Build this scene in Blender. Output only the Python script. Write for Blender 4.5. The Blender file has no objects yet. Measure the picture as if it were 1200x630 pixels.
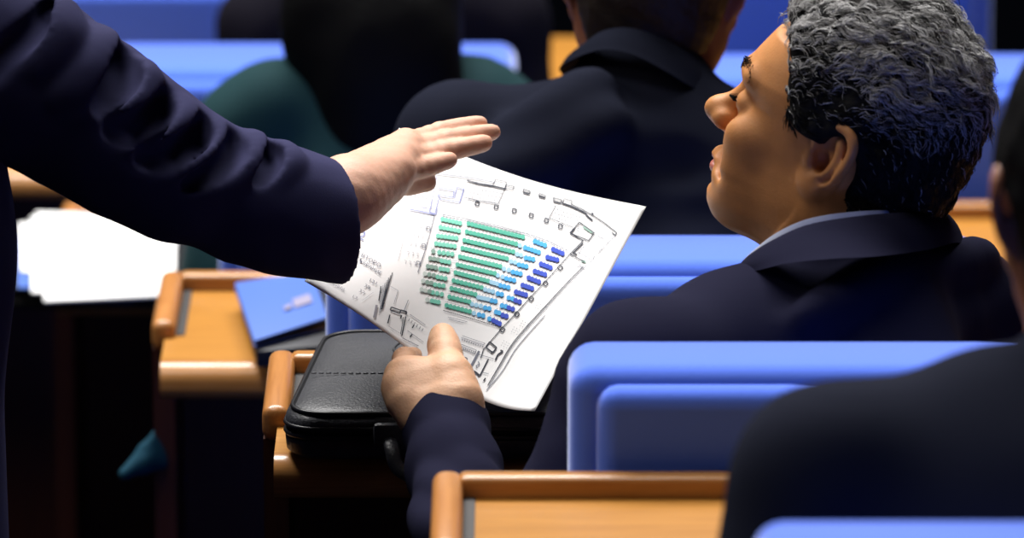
import bpy, bmesh, math, random
import numpy as np
from mathutils import Vector, Matrix

random.seed(7)
RNG = np.random.default_rng(7)
SC = bpy.context.scene
COL = SC.collection
PI = math.pi

# ------------------------------------------------------------------ camera
F_PX = 8140.0
PITCH = math.radians(15.0)
CAM = np.array([0.0, 0.0, 2.475])
RV = np.array([1.0, 0.0, 0.0])
FV = np.array([0.0, math.cos(PITCH), -math.sin(PITCH)])
UV = np.array([0.0, math.sin(PITCH), math.cos(PITCH)])

def P(px, py, d):
    """world point seen at photo pixel (px, py) at depth d metres"""
    return CAM + d * FV + (px - 600.0) / F_PX * d * RV + (315.0 - py) / F_PX * d * UV

def Pz(px, py, z):
    v = FV + (px - 600.0) / F_PX * RV + (315.0 - py) / F_PX * UV
    return CAM + v * ((z - CAM[2]) / v[2])

cam_data = bpy.data.cameras.new('camera')
cam = bpy.data.objects.new('camera', cam_data)
COL.objects.link(cam)
cam.location = CAM
cam.rotation_euler = (PI / 2 - PITCH, 0, 0)
cam_data.sensor_width = 36.0
cam_data.lens = F_PX * 36.0 / 1200.0
cam_data.clip_start = 0.1
cam_data.clip_end = 100
cam_data.dof.use_dof = True
cam_data.dof.focus_distance = 5.72
cam_data.dof.aperture_fstop = 7.0
SC.camera = cam
SC.view_settings.view_transform = 'Standard'
SC.view_settings.look = 'None'
SC.view_settings.gamma = 1.0
SC.view_settings.exposure = 0.0
SC.view_settings.use_curve_mapping = False

# ------------------------------------------------------------------ materials
def new_mat(name):
    m = bpy.data.materials.new(name)
    m.use_nodes = True
    nt = m.node_tree
    return m, nt, nt.nodes['Principled BSDF']

def mat_plain(name, col, rough=0.6, spec=0.5, sheen=0.0, metal=0.0, bump=0.0, bscale=400, var=0.0, vscale=30, sss=0.0, sheen_tint=None):
    m, nt, b = new_mat(name)
    b.inputs['Base Color'].default_value = (*col, 1)
    b.inputs['Roughness'].default_value = rough
    b.inputs['Specular IOR Level'].default_value = spec
    b.inputs['Metallic'].default_value = metal
    b.inputs['Sheen Weight'].default_value = sheen
    if sheen_tint:
        b.inputs['Sheen Tint'].default_value = (*sheen_tint, 1)
    b.inputs['Sheen Roughness'].default_value = 0.4
    if sss > 0:
        b.inputs['Subsurface Weight'].default_value = sss
        b.inputs['Subsurface Radius'].default_value = (0.008, 0.003, 0.0015)
        b.inputs['Subsurface Scale'].default_value = 1.0
    tc = nt.nodes.new('ShaderNodeTexCoord')
    if var > 0:
        n = nt.nodes.new('ShaderNodeTexNoise')
        n.inputs['Scale'].default_value = vscale
        n.inputs['Detail'].default_value = 4
        nt.links.new(tc.outputs['Object'], n.inputs['Vector'])
        mx = nt.nodes.new('ShaderNodeMixRGB')
        mx.blend_type = 'MIX'
        mx.inputs['Color1'].default_value = (*[c * (1 - var) for c in col], 1)
        mx.inputs['Color2'].default_value = (*[min(1, c * (1 + var)) for c in col], 1)
        nt.links.new(n.outputs['Fac'], mx.inputs['Fac'])
        nt.links.new(mx.outputs['Color'], b.inputs['Base Color'])
    if bump > 0:
        n2 = nt.nodes.new('ShaderNodeTexNoise')
        n2.inputs['Scale'].default_value = bscale
        n2.inputs['Detail'].default_value = 3
        nt.links.new(tc.outputs['Object'], n2.inputs['Vector'])
        bp = nt.nodes.new('ShaderNodeBump')
        bp.inputs['Strength'].default_value = bump
        bp.inputs['Distance'].default_value = 0.002
        nt.links.new(n2.outputs['Fac'], bp.inputs['Height'])
        nt.links.new(bp.outputs['Normal'], b.inputs['Normal'])
    return m

def mat_wood(name, c1, c2, rough=0.35, scale=1.0, axis='X'):
    m, nt, b = new_mat(name)
    tc = nt.nodes.new('ShaderNodeTexCoord')
    mp = nt.nodes.new('ShaderNodeMapping')
    s = {'X': (3, 60, 60), 'Y': (60, 3, 60), 'Z': (60, 60, 3)}[axis]
    mp.inputs['Scale'].default_value = [v * scale for v in s]
    nt.links.new(tc.outputs['Object'], mp.inputs['Vector'])
    n = nt.nodes.new('ShaderNodeTexNoise')
    n.inputs['Scale'].default_value = 2.5
    n.inputs['Detail'].default_value = 6
    n.inputs['Roughness'].default_value = 0.65
    n.inputs['Distortion'].default_value = 0.6
    nt.links.new(mp.outputs['Vector'], n.inputs['Vector'])
    cr = nt.nodes.new('ShaderNodeValToRGB')
    cr.color_ramp.elements[0].position = 0.32
    cr.color_ramp.elements[0].color = (*c1, 1)
    cr.color_ramp.elements[1].position = 0.68
    cr.color_ramp.elements[1].color = (*c2, 1)
    nt.links.new(n.outputs['Fac'], cr.inputs['Fac'])
    nt.links.new(cr.outputs['Color'], b.inputs['Base Color'])
    b.inputs['Roughness'].default_value = rough
    b.inputs['Specular IOR Level'].default_value = 0.5
    bp = nt.nodes.new('ShaderNodeBump')
    bp.inputs['Strength'].default_value = 0.12
    bp.inputs['Distance'].default_value = 0.001
    nt.links.new(n.outputs['Fac'], bp.inputs['Height'])
    nt.links.new(bp.outputs['Normal'], b.inputs['Normal'])
    return m

def mat_hair(name):
    """grey value stored per strand in a colour attribute"""
    m, nt, b = new_mat(name)
    a = nt.nodes.new('ShaderNodeVertexColor')
    a.layer_name = 'strand'
    nt.links.new(a.outputs['Color'], b.inputs['Base Color'])
    b.inputs['Roughness'].default_value = 0.45
    b.inputs['Specular IOR Level'].default_value = 0.12
    return m

M = {}
M['carpet'] = mat_plain('carpet', (0.004, 0.004, 0.006), 0.95, 0.0, bump=0.3, bscale=300)
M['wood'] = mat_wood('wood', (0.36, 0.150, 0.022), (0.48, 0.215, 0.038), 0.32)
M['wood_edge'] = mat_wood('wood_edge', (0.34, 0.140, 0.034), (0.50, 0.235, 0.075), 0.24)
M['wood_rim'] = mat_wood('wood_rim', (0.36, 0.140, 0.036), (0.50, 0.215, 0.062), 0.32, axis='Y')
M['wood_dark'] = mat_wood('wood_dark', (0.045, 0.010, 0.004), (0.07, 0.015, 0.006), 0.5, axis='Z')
M['groove'] = mat_plain('groove', (0.02, 0.018, 0.018), 0.7)
M['blue'] = mat_plain('blue', (0.080, 0.175, 0.82), 0.8, 0.1, sheen=0.8, sheen_tint=(0.84, 0.90, 1.0), bump=0.15, bscale=700)
M['blue_panel'] = mat_plain('blue_panel', (0.080, 0.175, 0.82), 0.8, 0.1, sheen=0.8, sheen_tint=(0.84, 0.90, 1.0), bump=0.15, bscale=700)
M['seat_metal'] = mat_plain('seat_metal', (0.03, 0.03, 0.03), 0.4, metal=0.6)
M['navy'] = mat_plain('navy', (0.0115, 0.0115, 0.0270), 0.9, 0.03, sheen=0.0, sheen_tint=(0.6, 0.6, 0.95), bump=0.10, bscale=900)
M['navy_light'] = mat_plain('navy_light', (0.036, 0.036, 0.088), 0.85, 0.05, sheen=0.0, sheen_tint=(0.55, 0.55, 1.0), bump=0.10, bscale=900)
M['charcoal'] = mat_plain('charcoal', (0.0105, 0.0120, 0.0220), 0.9, 0.03, sheen=0.0, sheen_tint=(0.7, 0.75, 0.95), bump=0.10, bscale=900)
M['blackcloth'] = mat_plain('blackcloth', (0.004, 0.004, 0.006), 0.9, 0.1)
M['plumcloth'] = mat_plain('plumcloth', (0.006, 0.005, 0.010), 0.9, 0.1)
M['teal'] = mat_plain('teal', (0.004, 0.030, 0.036), 0.85, 0.2)
M['teal_bag'] = mat_plain('teal_bag', (0.005, 0.05, 0.085), 0.85, 0.2)
M['shirt'] = mat_plain('shirt', (0.62, 0.66, 0.82), 0.8, 0.2)
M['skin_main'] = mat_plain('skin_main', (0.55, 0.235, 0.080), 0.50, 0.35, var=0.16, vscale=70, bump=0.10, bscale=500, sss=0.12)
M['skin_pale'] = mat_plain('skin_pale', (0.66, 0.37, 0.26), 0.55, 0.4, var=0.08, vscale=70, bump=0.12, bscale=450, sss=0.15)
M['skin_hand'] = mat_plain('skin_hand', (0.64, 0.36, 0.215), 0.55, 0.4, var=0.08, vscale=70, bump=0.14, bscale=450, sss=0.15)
M['skin_red'] = mat_plain('skin_red', (0.30, 0.115, 0.065), 0.5, 0.4, var=0.1, vscale=60, sss=0.12)
M['nail'] = mat_plain('nail', (0.72, 0.47, 0.40), 0.25, 0.5)
M['lip'] = mat_plain('lip', (0.42, 0.13, 0.10), 0.4, 0.45)
M['eyewhite'] = mat_plain('eyewhite', (0.55, 0.5, 0.48), 0.25)
M['iris'] = mat_plain('iris', (0.03, 0.018, 0.01), 0.2)
M['hair_main'] = mat_hair('hair_main')
M['hair_cap'] = mat_plain('hair_cap', (0.008, 0.008, 0.009), 0.7, 0.08, var=0.5, vscale=90, bump=0.8, bscale=160)
M['hair_brown'] = mat_plain('hair_brown', (0.016, 0.010, 0.007), 0.55, 0.3, bump=0.6, bscale=250)
M['hair_black'] = mat_plain('hair_black', (0.003, 0.003, 0.0035), 0.6, 0.08, bump=0.4, bscale=200)
M['leather'] = mat_plain('leather', (0.028, 0.029, 0.036), 0.42, 0.5, bump=0.35, bscale=420, var=0.3, vscale=25)
M['leather_piping'] = mat_plain('leather_piping', (0.012, 0.012, 0.015), 0.35, 0.5)
M['zip'] = mat_plain('zip', (0.02, 0.02, 0.022), 0.35, 0.6, metal=0.3)
M['chrome'] = mat_plain('chrome', (0.8, 0.8, 0.8), 0.25, metal=1.0)
M['stitch'] = mat_plain('stitch', (0.05, 0.05, 0.06), 0.6)
M['folder'] = mat_plain('folder', (0.060, 0.135, 0.46), 0.6, 0.35, bump=0.1, bscale=500)
M['folder_pale'] = mat_plain('folder_pale', (0.24, 0.22, 0.33), 0.6)
M['notebook'] = mat_plain('notebook', (0.006, 0.007, 0.015), 0.5)
M['paper'] = mat_plain('paper', (0.88, 0.88, 0.89), 0.7, 0.2)
M['case'] = mat_plain('case', (0.004, 0.004, 0.005), 0.6, 0.25)
M['ink'] = mat_plain('ink', (0.045, 0.050, 0.070), 0.7, 0.1)
M['ink_soft'] = mat_plain('ink_soft', (0.19, 0.20, 0.25), 0.7, 0.1)
M['ink_faint'] = mat_plain('ink_faint', (0.34, 0.34, 0.39), 0.7, 0.1)
M['ink_green'] = mat_plain('ink_green', (0.109, 0.493, 0.370), 0.7, 0.1)
M['ink_green_glare'] = mat_plain('ink_green_glare', (0.203, 0.609, 0.478), 0.7, 0.1)
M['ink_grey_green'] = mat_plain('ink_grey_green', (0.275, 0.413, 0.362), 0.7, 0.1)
M['ink_grey_glare'] = mat_plain('ink_grey_glare', (0.580, 0.667, 0.638), 0.7, 0.1)
M['ink_pale_blue'] = mat_plain('ink_pale_blue', (0.348, 0.609, 0.800), 0.7, 0.1)
M['ink_sky'] = mat_plain('ink_sky', (0.080, 0.413, 0.797), 0.7, 0.1)
M['ink_royal'] = mat_plain('ink_royal', (0.051, 0.094, 0.536), 0.7, 0.1)
M['ink_violet'] = mat_plain('ink_violet', (0.275, 0.304, 0.522), 0.7, 0.1)

# ------------------------------------------------------------------ object helpers
def tag(o, label=None, cat=None, group=None, kind=None):
    if label: o['label'] = label
    if cat: o['category'] = cat
    if group: o['group'] = group
    if kind: o['kind'] = kind
    return o

def root(name, loc, label, cat, group=None):
    o = bpy.data.objects.new(name, None)
    o.empty_display_size = 0.05
    COL.objects.link(o)
    o.location = loc
    return tag(o, label, cat, group)

def origin_of(o):
    v = Vector((0, 0, 0))
    while o is not None:
        v += o.location
        o = o.parent
    return v

def link_mesh(name, me, parent=None):
    """me has world coordinates; the object keeps them under its parent"""
    o = bpy.data.objects.new(name, me)
    COL.objects.link(o)
    if parent is not None:
        o.parent = parent
        off = origin_of(parent)
        me.transform(Matrix.Translation(-off))
    else:
        n = len(me.vertices)
        co = np.empty(n * 3)
        me.vertices.foreach_get('co', co)
        co = co.reshape(-1, 3)
        c = np.array([co[:, 0].mean(), co[:, 1].mean(), co[:, 2].min()])
        me.transform(Matrix.Translation(Vector(-c)))
        o.location = c
    return o

def mesh_from(name, verts, faces, mats, smooth=True, fm=None, parent=None):
    me = bpy.data.meshes.new(name)
    me.from_pydata([tuple(map(float, v)) for v in verts], [], [tuple(int(i) for i in f) for f in faces])
    for m in (mats if isinstance(mats, (list, tuple)) else [mats]):
        me.materials.append(m)
    if fm is not None:
        me.polygons.foreach_set('material_index', np.asarray(fm, dtype=np.int32))
    me.polygons.foreach_set('use_smooth', [smooth] * len(me.polygons))
    me.update()
    return link_mesh(name, me, parent)

def bm_obj(name, bm, mats, parent=None, smooth=True, angle=40):
    me = bpy.data.meshes.new(name)
    bmesh.ops.recalc_face_normals(bm, faces=bm.faces)
    bm.to_mesh(me)
    bm.free()
    for m in (mats if isinstance(mats, (list, tuple)) else [mats]):
        me.materials.append(m)
    me.polygons.foreach_set('use_smooth', [smooth] * len(me.polygons))
    if smooth:
        try:
            me.set_sharp_from_angle(angle=math.radians(angle))
        except Exception:
            pass
    return link_mesh(name, me, parent)

def add_box(bm, lo, hi, bev=0.0, seg=3, rot=None, piv=None, mi=0):
    lo = np.array(lo, float); hi = np.array(hi, float)
    c = (lo + hi) / 2
    r = bmesh.ops.create_cube(bm, size=1.0)
    vs = r['verts']
    bmesh.ops.scale(bm, vec=Vector(hi - lo), verts=vs)
    bmesh.ops.translate(bm, vec=Vector(c), verts=vs)
    if bev > 0:
        es = list({e for v in vs for e in v.link_edges})
        rb = bmesh.ops.bevel(bm, geom=es, offset=bev, segments=seg, profile=0.5, affect='EDGES')
        vs = list({v for f in rb['faces'] for v in f.verts} | {v for v in vs if v.is_valid})
    if rot is not None:
        bmesh.ops.rotate(bm, cent=Vector(piv if piv is not None else c), matrix=rot, verts=vs)
    if mi:
        for f in {f for v in vs for f in v.link_faces}:
            f.material_index = mi
    return vs

def tube_arrays(pts, radii, n=8, close=False, flat=1.0):
    pts = [np.array(p, float) for p in pts]
    N = len(pts)
    verts, faces = [], []
    prev = None
    for i in range(N):
        if close:
            t = pts[(i + 1) % N] - pts[i - 1]
        else:
            t = pts[min(i + 1, N - 1)] - pts[max(i - 1, 0)]
        t = t / (np.linalg.norm(t) + 1e-12)
        if prev is None:
            a = np.array([0, 0, 1.0]) if abs(t[2]) < 0.9 else np.array([1.0, 0, 0])
        else:
            a = prev
        s = np.cross(t, a); s /= np.linalg.norm(s) + 1e-12
        b = np.cross(s, t)
        prev = b
        r = radii[i] if hasattr(radii, '__len__') else radii
        for k in range(n):
            an = 2 * PI * k / n
            verts.append(pts[i] + r * (math.cos(an) * s + flat * math.sin(an) * b))
    M_ = N if close else N - 1
    for i in range(M_):
        for k in range(n):
            a = i * n + k; b_ = i * n + (k + 1) % n
            c = ((i + 1) % N) * n + (k + 1) % n; d = ((i + 1) % N) * n + k
            faces.append((a, b_, c, d))
    if not close:
        faces.append(tuple(range(n - 1, -1, -1)))
        faces.append(tuple(range((N - 1) * n, N * n)))
    return verts, faces

def spline(pts, n):
    """Catmull-Rom through pts, n samples"""
    pts = np.array(pts, float)
    K = len(pts)
    out = []
    for t in np.linspace(0, K - 1 - 1e-9, n):
        i = int(t); f = t - i
        p0 = pts[max(i - 1, 0)]; p1 = pts[i]; p2 = pts[min(i + 1, K - 1)]; p3 = pts[min(i + 2, K - 1)]
        out.append(0.5 * ((2 * p1) + (-p0 + p2) * f + (2 * p0 - 5 * p1 + 4 * p2 - p3) * f ** 2 + (-p0 + 3 * p1 - 3 * p2 + p3) * f ** 3))
    return np.array(out)

# ------------------------------------------------------------------ signed distance modelling
class Grid:
    def __init__(s, lo, hi, h):
        s.lo = np.array(lo, float); s.h = h
        s.n = np.ceil((np.array(hi, float) - s.lo) / h).astype(int) + 1
        s.F = np.full(tuple(s.n), 1.0, np.float32)
        s.ax = [(s.lo[i] + h * np.arange(s.n[i])).astype(np.float32) for i in range(3)]

    def sub(s, lo, hi):
        a = np.maximum(np.floor((np.array(lo) - s.lo) / s.h).astype(int), 0)
        b = np.minimum(np.ceil((np.array(hi) - s.lo) / s.h).astype(int) + 1, s.n)
        if np.any(b <= a):
            return None
        sl = tuple(slice(a[i], b[i]) for i in range(3))
        X = s.ax[0][sl[0]][:, None, None]; Y = s.ax[1][sl[1]][None, :, None]; Z = s.ax[2][sl[2]][None, None, :]
        return sl, X, Y, Z

    def apply(s, sl, D, k, op):
        A = s.F[sl]
        if op == 'u':
            h = np.maximum(k - np.abs(A - D), 0) / max(k, 1e-9)
            s.F[sl] = np.minimum(A, D) - h * h * k * 0.25
        elif op == 's':
            D = -D
            h = np.maximum(k - np.abs(A - D), 0) / max(k, 1e-9)
            s.F[sl] = np.maximum(A, D) + h * h * k * 0.25

    def cone(s, a, b, ra, rb, k=0.01, op='u'):
        a = np.array(a, float); b = np.array(b, float)
        R = max(ra, rb) + k + 2 * s.h
        q = s.sub(np.minimum(a, b) - R, np.maximum(a, b) + R)
        if q is None: return
        sl, X, Y, Z = q
        ab = b - a; L = float(ab @ ab) + 1e-12
        px, py, pz = X - a[0], Y - a[1], Z - a[2]
        t = np.clip((px * ab[0] + py * ab[1] + pz * ab[2]) / L, 0, 1)
        D = np.sqrt((px - t * ab[0]) ** 2 + (py - t * ab[1]) ** 2 + (pz - t * ab[2]) ** 2) - (ra + (rb - ra) * t)
        s.apply(sl, D.astype(np.float32), k, op)

    def chain(s, pts, rs, k=0.01, op='u'):
        for i in range(len(pts) - 1):
            s.cone(pts[i], pts[i + 1], rs[i], rs[i + 1], k, op)

    def ell(s, c, r, k=0.01, op='u', axes=None):
        c = np.array(c, float); r = np.array(r, float)
        A = np.eye(3) if axes is None else np.array(axes, float)
        ext = np.sqrt(((A * r[:, None]) ** 2).sum(0)) + k + 2 * s.h
        q = s.sub(c - ext, c + ext)
        if q is None: return
        sl, X, Y, Z = q
        X = X - c[0]; Y = Y - c[1]; Z = Z - c[2]
        u = [(X * A[i, 0] + Y * A[i, 1] + Z * A[i, 2]) / r[i] for i in range(3)]
        k0 = np.sqrt(u[0] ** 2 + u[1] ** 2 + u[2] ** 2)
        k1 = np.sqrt((u[0] / r[0]) ** 2 + (u[1] / r[1]) ** 2 + (u[2] / r[2]) ** 2) + 1e-9
        D = k0 * (k0 - 1) / k1
        s.apply(sl, D.astype(np.float32), k, op)

    def plane(s, p, n, k=0.004):
        """cut away everything on the +n side"""
        p = np.array(p, float); n = np.array(n, float) / np.linalg.norm(n)
        sl, X, Y, Z = s.sub(s.lo - 1, s.lo + s.h * s.n + 1)
        D = (X - p[0]) * n[0] + (Y - p[1]) * n[1] + (Z - p[2]) * n[2]
        s.apply(sl, (-D).astype(np.float32), k, 's')

    def mesh(s, smooth=2):
        F = s.F; I = F < 0
        nx, ny, nz = F.shape
        cnt = np.zeros((nx - 1, ny - 1, nz - 1), np.int8)
        for dx in (0, 1):
            for dy in (0, 1):
                for dz in (0, 1):
                    cnt += I[dx:nx - 1 + dx, dy:ny - 1 + dy, dz:nz - 1 + dz]
        act = (cnt > 0) & (cnt < 8)
        ci = np.argwhere(act)
        idx = np.full(act.shape, -1, np.int32)
        idx[act] = np.arange(len(ci))
        acc = np.zeros((len(ci), 3)); num = np.zeros(len(ci))
        corners = [(x, y, z) for x in (0, 1) for y in (0, 1) for z in (0, 1)]
        for c in corners:
            for axis in range(3):
                if c[axis] == 0:
                    c2 = list(c); c2[axis] = 1
                    a = F[ci[:, 0] + c[0], ci[:, 1] + c[1], ci[:, 2] + c[2]]
                    b = F[ci[:, 0] + c2[0], ci[:, 1] + c2[1], ci[:, 2] + c2[2]]
                    m = (a < 0) != (b < 0)
                    t = np.where(m, a / np.where(m, a - b, 1), 0)
                    p = np.tile(np.array(c, float), (len(ci), 1))
                    p[:, axis] = t
                    acc[m] += p[m]; num[m] += 1
        V = ci + acc / np.maximum(num, 1)[:, None]
        Q = []
        for axis in range(3):
            o = [(1, 2), (2, 0), (0, 1)][axis]
            sa = [slice(None)] * 3; sb = [slice(None)] * 3
            sa[axis] = slice(0, -1); sb[axis] = slice(1, None)
            A = I[tuple(sa)]; B = I[tuple(sb)]
            e = np.argwhere(A != B)
            e = e[(e[:, o[0]] > 0) & (e[:, o[1]] > 0) & (e[:, o[0]] < F.shape[o[0]] - 1) & (e[:, o[1]] < F.shape[o[1]] - 1)]
            ins = A[e[:, 0], e[:, 1], e[:, 2]]
            def at(d0, d1):
                g = e.copy(); g[:, o[0]] -= d0; g[:, o[1]] -= d1
                return idx[g[:, 0], g[:, 1], g[:, 2]]
            q = np.stack([at(1, 1), at(0, 1), at(0, 0), at(1, 0)], 1)
            q[~ins] = q[~ins][:, ::-1]
            Q.append(q)
        Q = np.concatenate(Q)
        Q = Q[(Q >= 0).all(1)]
        used = np.zeros(len(V), bool); used[Q.ravel()] = True
        Q = (np.cumsum(used) - 1)[Q]; V = V[used]
        V = s.lo + V * s.h
        for _ in range(smooth):
            V = relax(V, Q)
        return V, Q

def relax(V, Q, w=0.5):
    S = np.zeros_like(V); n = np.zeros(len(V))
    for a, b in ((0, 1), (1, 2), (2, 3), (3, 0)):
        np.add.at(S, Q[:, a], V[Q[:, b]]); np.add.at(S, Q[:, b], V[Q[:, a]])
        np.add.at(n, Q[:, a], 1); np.add.at(n, Q[:, b], 1)
    return V * (1 - w) + w * S / np.maximum(n, 1)[:, None]

def vnormals(V, Q):
    N = np.zeros_like(V)
    fn = np.cross(V[Q[:, 2]] - V[Q[:, 0]], V[Q[:, 3]] - V[Q[:, 1]])
    for i in range(4):
        np.add.at(N, Q[:, i], fn)
    return N / (np.linalg.norm(N, axis=1)[:, None] + 1e-12)

def noise3(Pn, scale, seed=0):
    """cheap smooth pseudo noise, roughly -1..1"""
    r = np.random.default_rng(seed)
    out = np.zeros(len(Pn))
    for i in range(6):
        k = r.normal(size=3); k = k / np.linalg.norm(k) * scale * r.uniform(0.6, 1.6)
        out += np.sin(Pn @ k + r.uniform(0, 6.28))
    return out / 3.0

def join_arrays(parts):
    Vs, Fs, o = [], [], 0
    for V, Q in parts:
        Vs.append(np.asarray(V)); Fs += [tuple(int(i) + o for i in f) for f in Q]
        o += len(V)
    return np.concatenate(Vs), Fs
# ------------------------------------------------------------------ heads
def head_arrays(h=0.003, neck=None, neck_r=0.056, detail=True):
    """a head in its own frame: x to the face, y to its left, z up, ear canal height 0"""
    g = Grid((-0.13, -0.105, -0.21), (0.145, 0.105, 0.15), h)
    zt = [-0.1060, -0.1004, -0.0940, -0.0860, -0.0780, -0.0684, -0.0596, -0.0532, -0.0468, -0.0380, -0.0290, -0.0200, 0.0000, 0.0160, 0.0300, 0.0390, 0.0560, 0.0800]
    xf = [0.050, 0.074, 0.090, 0.100, 0.1025, 0.0965, 0.1010, 0.099, 0.1035, 0.0975, 0.092, 0.088, 0.083, 0.082, 0.091, 0.0945, 0.0885, 0.072]
    zw = [-0.1060, -0.1004, -0.0940, -0.0780, -0.0540, -0.0300, 0.0000, 0.0400, 0.0800]
    ww = [0.020, 0.032, 0.042, 0.052, 0.062, 0.068, 0.0715, 0.0755, 0.070]
    xb = [0.010, 0.005, 0.000, -0.015, -0.050, -0.078, -0.090, -0.100, -0.092]
    sl, X, Y, Z = g.sub(g.lo - 1, g.lo + 1)
    zf = g.ax[2]
    fx = np.interp(zf, zt, xf)[None, None, :]; fw = np.interp(zf, zw, ww)[None, None, :]; fb = np.interp(zf, zw, xb)[None, None, :]
    xc = np.interp(zf, [-0.102, -0.054, 0.0, 0.08], [0.025, 0.0, -0.01, -0.012])[None, None, :]
    a = np.where(X > xc, fx - xc, xc - fb)
    nexp = np.where(X > xc, np.interp(zf, [-0.102, -0.078, -0.03, 0.03, 0.08], [2.0, 1.9, 2.1, 2.5, 2.4])[None, None, :], 2.1)
    r = ((np.abs(X - xc) / a) ** nexp + (np.abs(Y) / fw) ** nexp + 1e-9) ** (1 / nexp)
    D = (r - 1) * np.minimum(a, fw)
    D = np.maximum(D, np.maximum(-0.1036 - Z, Z - 0.075))
    g.apply(sl, D.astype(np.float32), 0.001, 'u')
    g.ell((-0.014, 0, 0.045), (0.093, 0.0765, 0.088), 0.02)
    for s in (1, -1):
        g.cone((-0.012, s * 0.052, -0.040), (0.066, s * 0.022, -0.0825), 0.013, 0.013, 0.028)      # jaw line
        g.ell((0.064, s * 0.047, -0.012), (0.020, 0.014, 0.014), 0.022)                              # cheek bone
        g.ell((0.066, s * 0.034, -0.046), (0.016, 0.014, 0.022), 0.03)
        g.cone((0.0890, s * 0.012, 0.034), (0.0740, s * 0.046, 0.037), 0.0075, 0.006, 0.016)         # brow ridge
        g.ell((0.0975, s * 0.033, 0.013), (0.015, 0.016, 0.012), 0.012, 's')                          # socket
        g.ell((0.0765, s * 0.033, 0.012), (0.0125, 0.0145, 0.0115), 0.006)                           # lids
        if detail:
            g.ell((0.0905, s * 0.033, 0.0105), (0.006, 0.0105, 0.0030), 0.002, 's')
    # nose
    g.cone((0.0835, 0, 0.025), (0.1070, 0, -0.009), 0.0075, 0.0095, 0.016)
    g.ell((0.1135, 0, -0.013), (0.0125, 0.0115, 0.0105), 0.012)
    for s in (1, -1):
        g.ell((0.1005, s * 0.0125, -0.017), (0.0115, 0.0075, 0.0085), 0.007)
        if detail:
            g.ell((0.1060, s * 0.0065, -0.0245), (0.006, 0.0032, 0.004), 0.003, 's')
    g.cone((0.093, 0, -0.026), (0.107, 0, -0.0205), 0.006, 0.006, 0.008)
    # mouth
    g.chain([(0.083, -0.021, -0.05320), (0.0985, -0.010, -0.04800), (0.1010, 0, -0.04880), (0.0985, 0.010, -0.04800), (0.083, 0.021, -0.05320)], [0.0010, 0.0040, 0.0042, 0.0040, 0.0010], 0.006)
    g.chain([(0.082, -0.020, -0.05480), (0.0980, -0.009, -0.05800), (0.1000, 0, -0.05840), (0.0980, 0.009, -0.05800), (0.082, 0.020, -0.05480)], [0.0010, 0.0042, 0.0048, 0.0042, 0.0010], 0.006)
    if detail:
        g.chain([(0.090, -0.020, -0.05440), (0.1050, -0.010, -0.05320), (0.1070, 0, -0.05360), (0.1050, 0.010, -0.05320), (0.090, 0.020, -0.05440)], [0.0008, 0.0018, 0.0020, 0.0018, 0.0008], 0.003, 's')
        for s in (1, -1):
            g.chain([(0.090, s * 0.021, -0.018), (0.086, s * 0.033, -0.038), (0.078, s * 0.039, -0.054)], [0.0018, 0.0028, 0.0012], 0.018, 's')   # cheek fold
    # ears
    for s in (1, -1):
        base = np.array([0.002, s * 0.0700, 0.0])
        e = np.array([-math.cos(0.27), s * math.sin(0.27), 0])
        hh = np.array([-0.20, s * 0.10, 0.97]); hh /= np.linalg.norm(hh)
        n = np.cross(e, hh) * (1 if np.cross(e, hh)[1] * s > 0 else -1)
        E = lambda u, v, w=0.0: base + e * u * 1.12 + hh * v * 1.06 + n * w
        g.ell(E(0.017, 0.002, -0.003), (0.018, 0.030, 0.0045), 0.006, 'u', (e, hh, n))
        g.ell(E(0.004, 0.000, -0.010), (0.012, 0.024, 0.010), 0.010, 'u', (e, hh, n))
        hel = [E(0.010, 0.006, 0.001), E(0.004, 0.014, 0.003), E(0.006, 0.025, 0.004), E(0.014, 0.033, 0.004), E(0.025, 0.033, 0.004), E(0.034, 0.024, 0.004), E(0.0365, 0.010, 0.004), E(0.033, -0.006, 0.003), E(0.025, -0.018, 0.002)]
        hel = list(spline(hel, 22))
        g.chain(hel, [0.0040] * len(hel), 0.003)
        g.ell(E(0.018, 0.003, 0.0045), (0.0120, 0.0205, 0.0065), 0.004, 's', (e, hh, n))
        g.chain(list(spline([E(0.022, 0.021, 0.001), E(0.0265, 0.008, 0.002), E(0.024, -0.006, 0.002), E(0.016, -0.0135, 0.002)], 12)), [0.0032] * 12, 0.004)
        g.ell(E(0.0125, -0.001, 0.002), (0.0085, 0.0095, 0.0095), 0.003, 's', (e, hh, n))
        g.ell(E(0.013, -0.023, 0.0015), (0.0115, 0.0105, 0.0055), 0.007, 'u', (e, hh, n))
        g.ell(E(0.0035, -0.003, 0.003), (0.0042, 0.0065, 0.0040), 0.004, 'u', (e, hh, n))
    if neck is not None:
        nk = np.array(neck)
        g.cone((-0.022, 0, -0.055), nk, neck_r, neck_r * 1.08, 0.025)
    return g.mesh(1)

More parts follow.
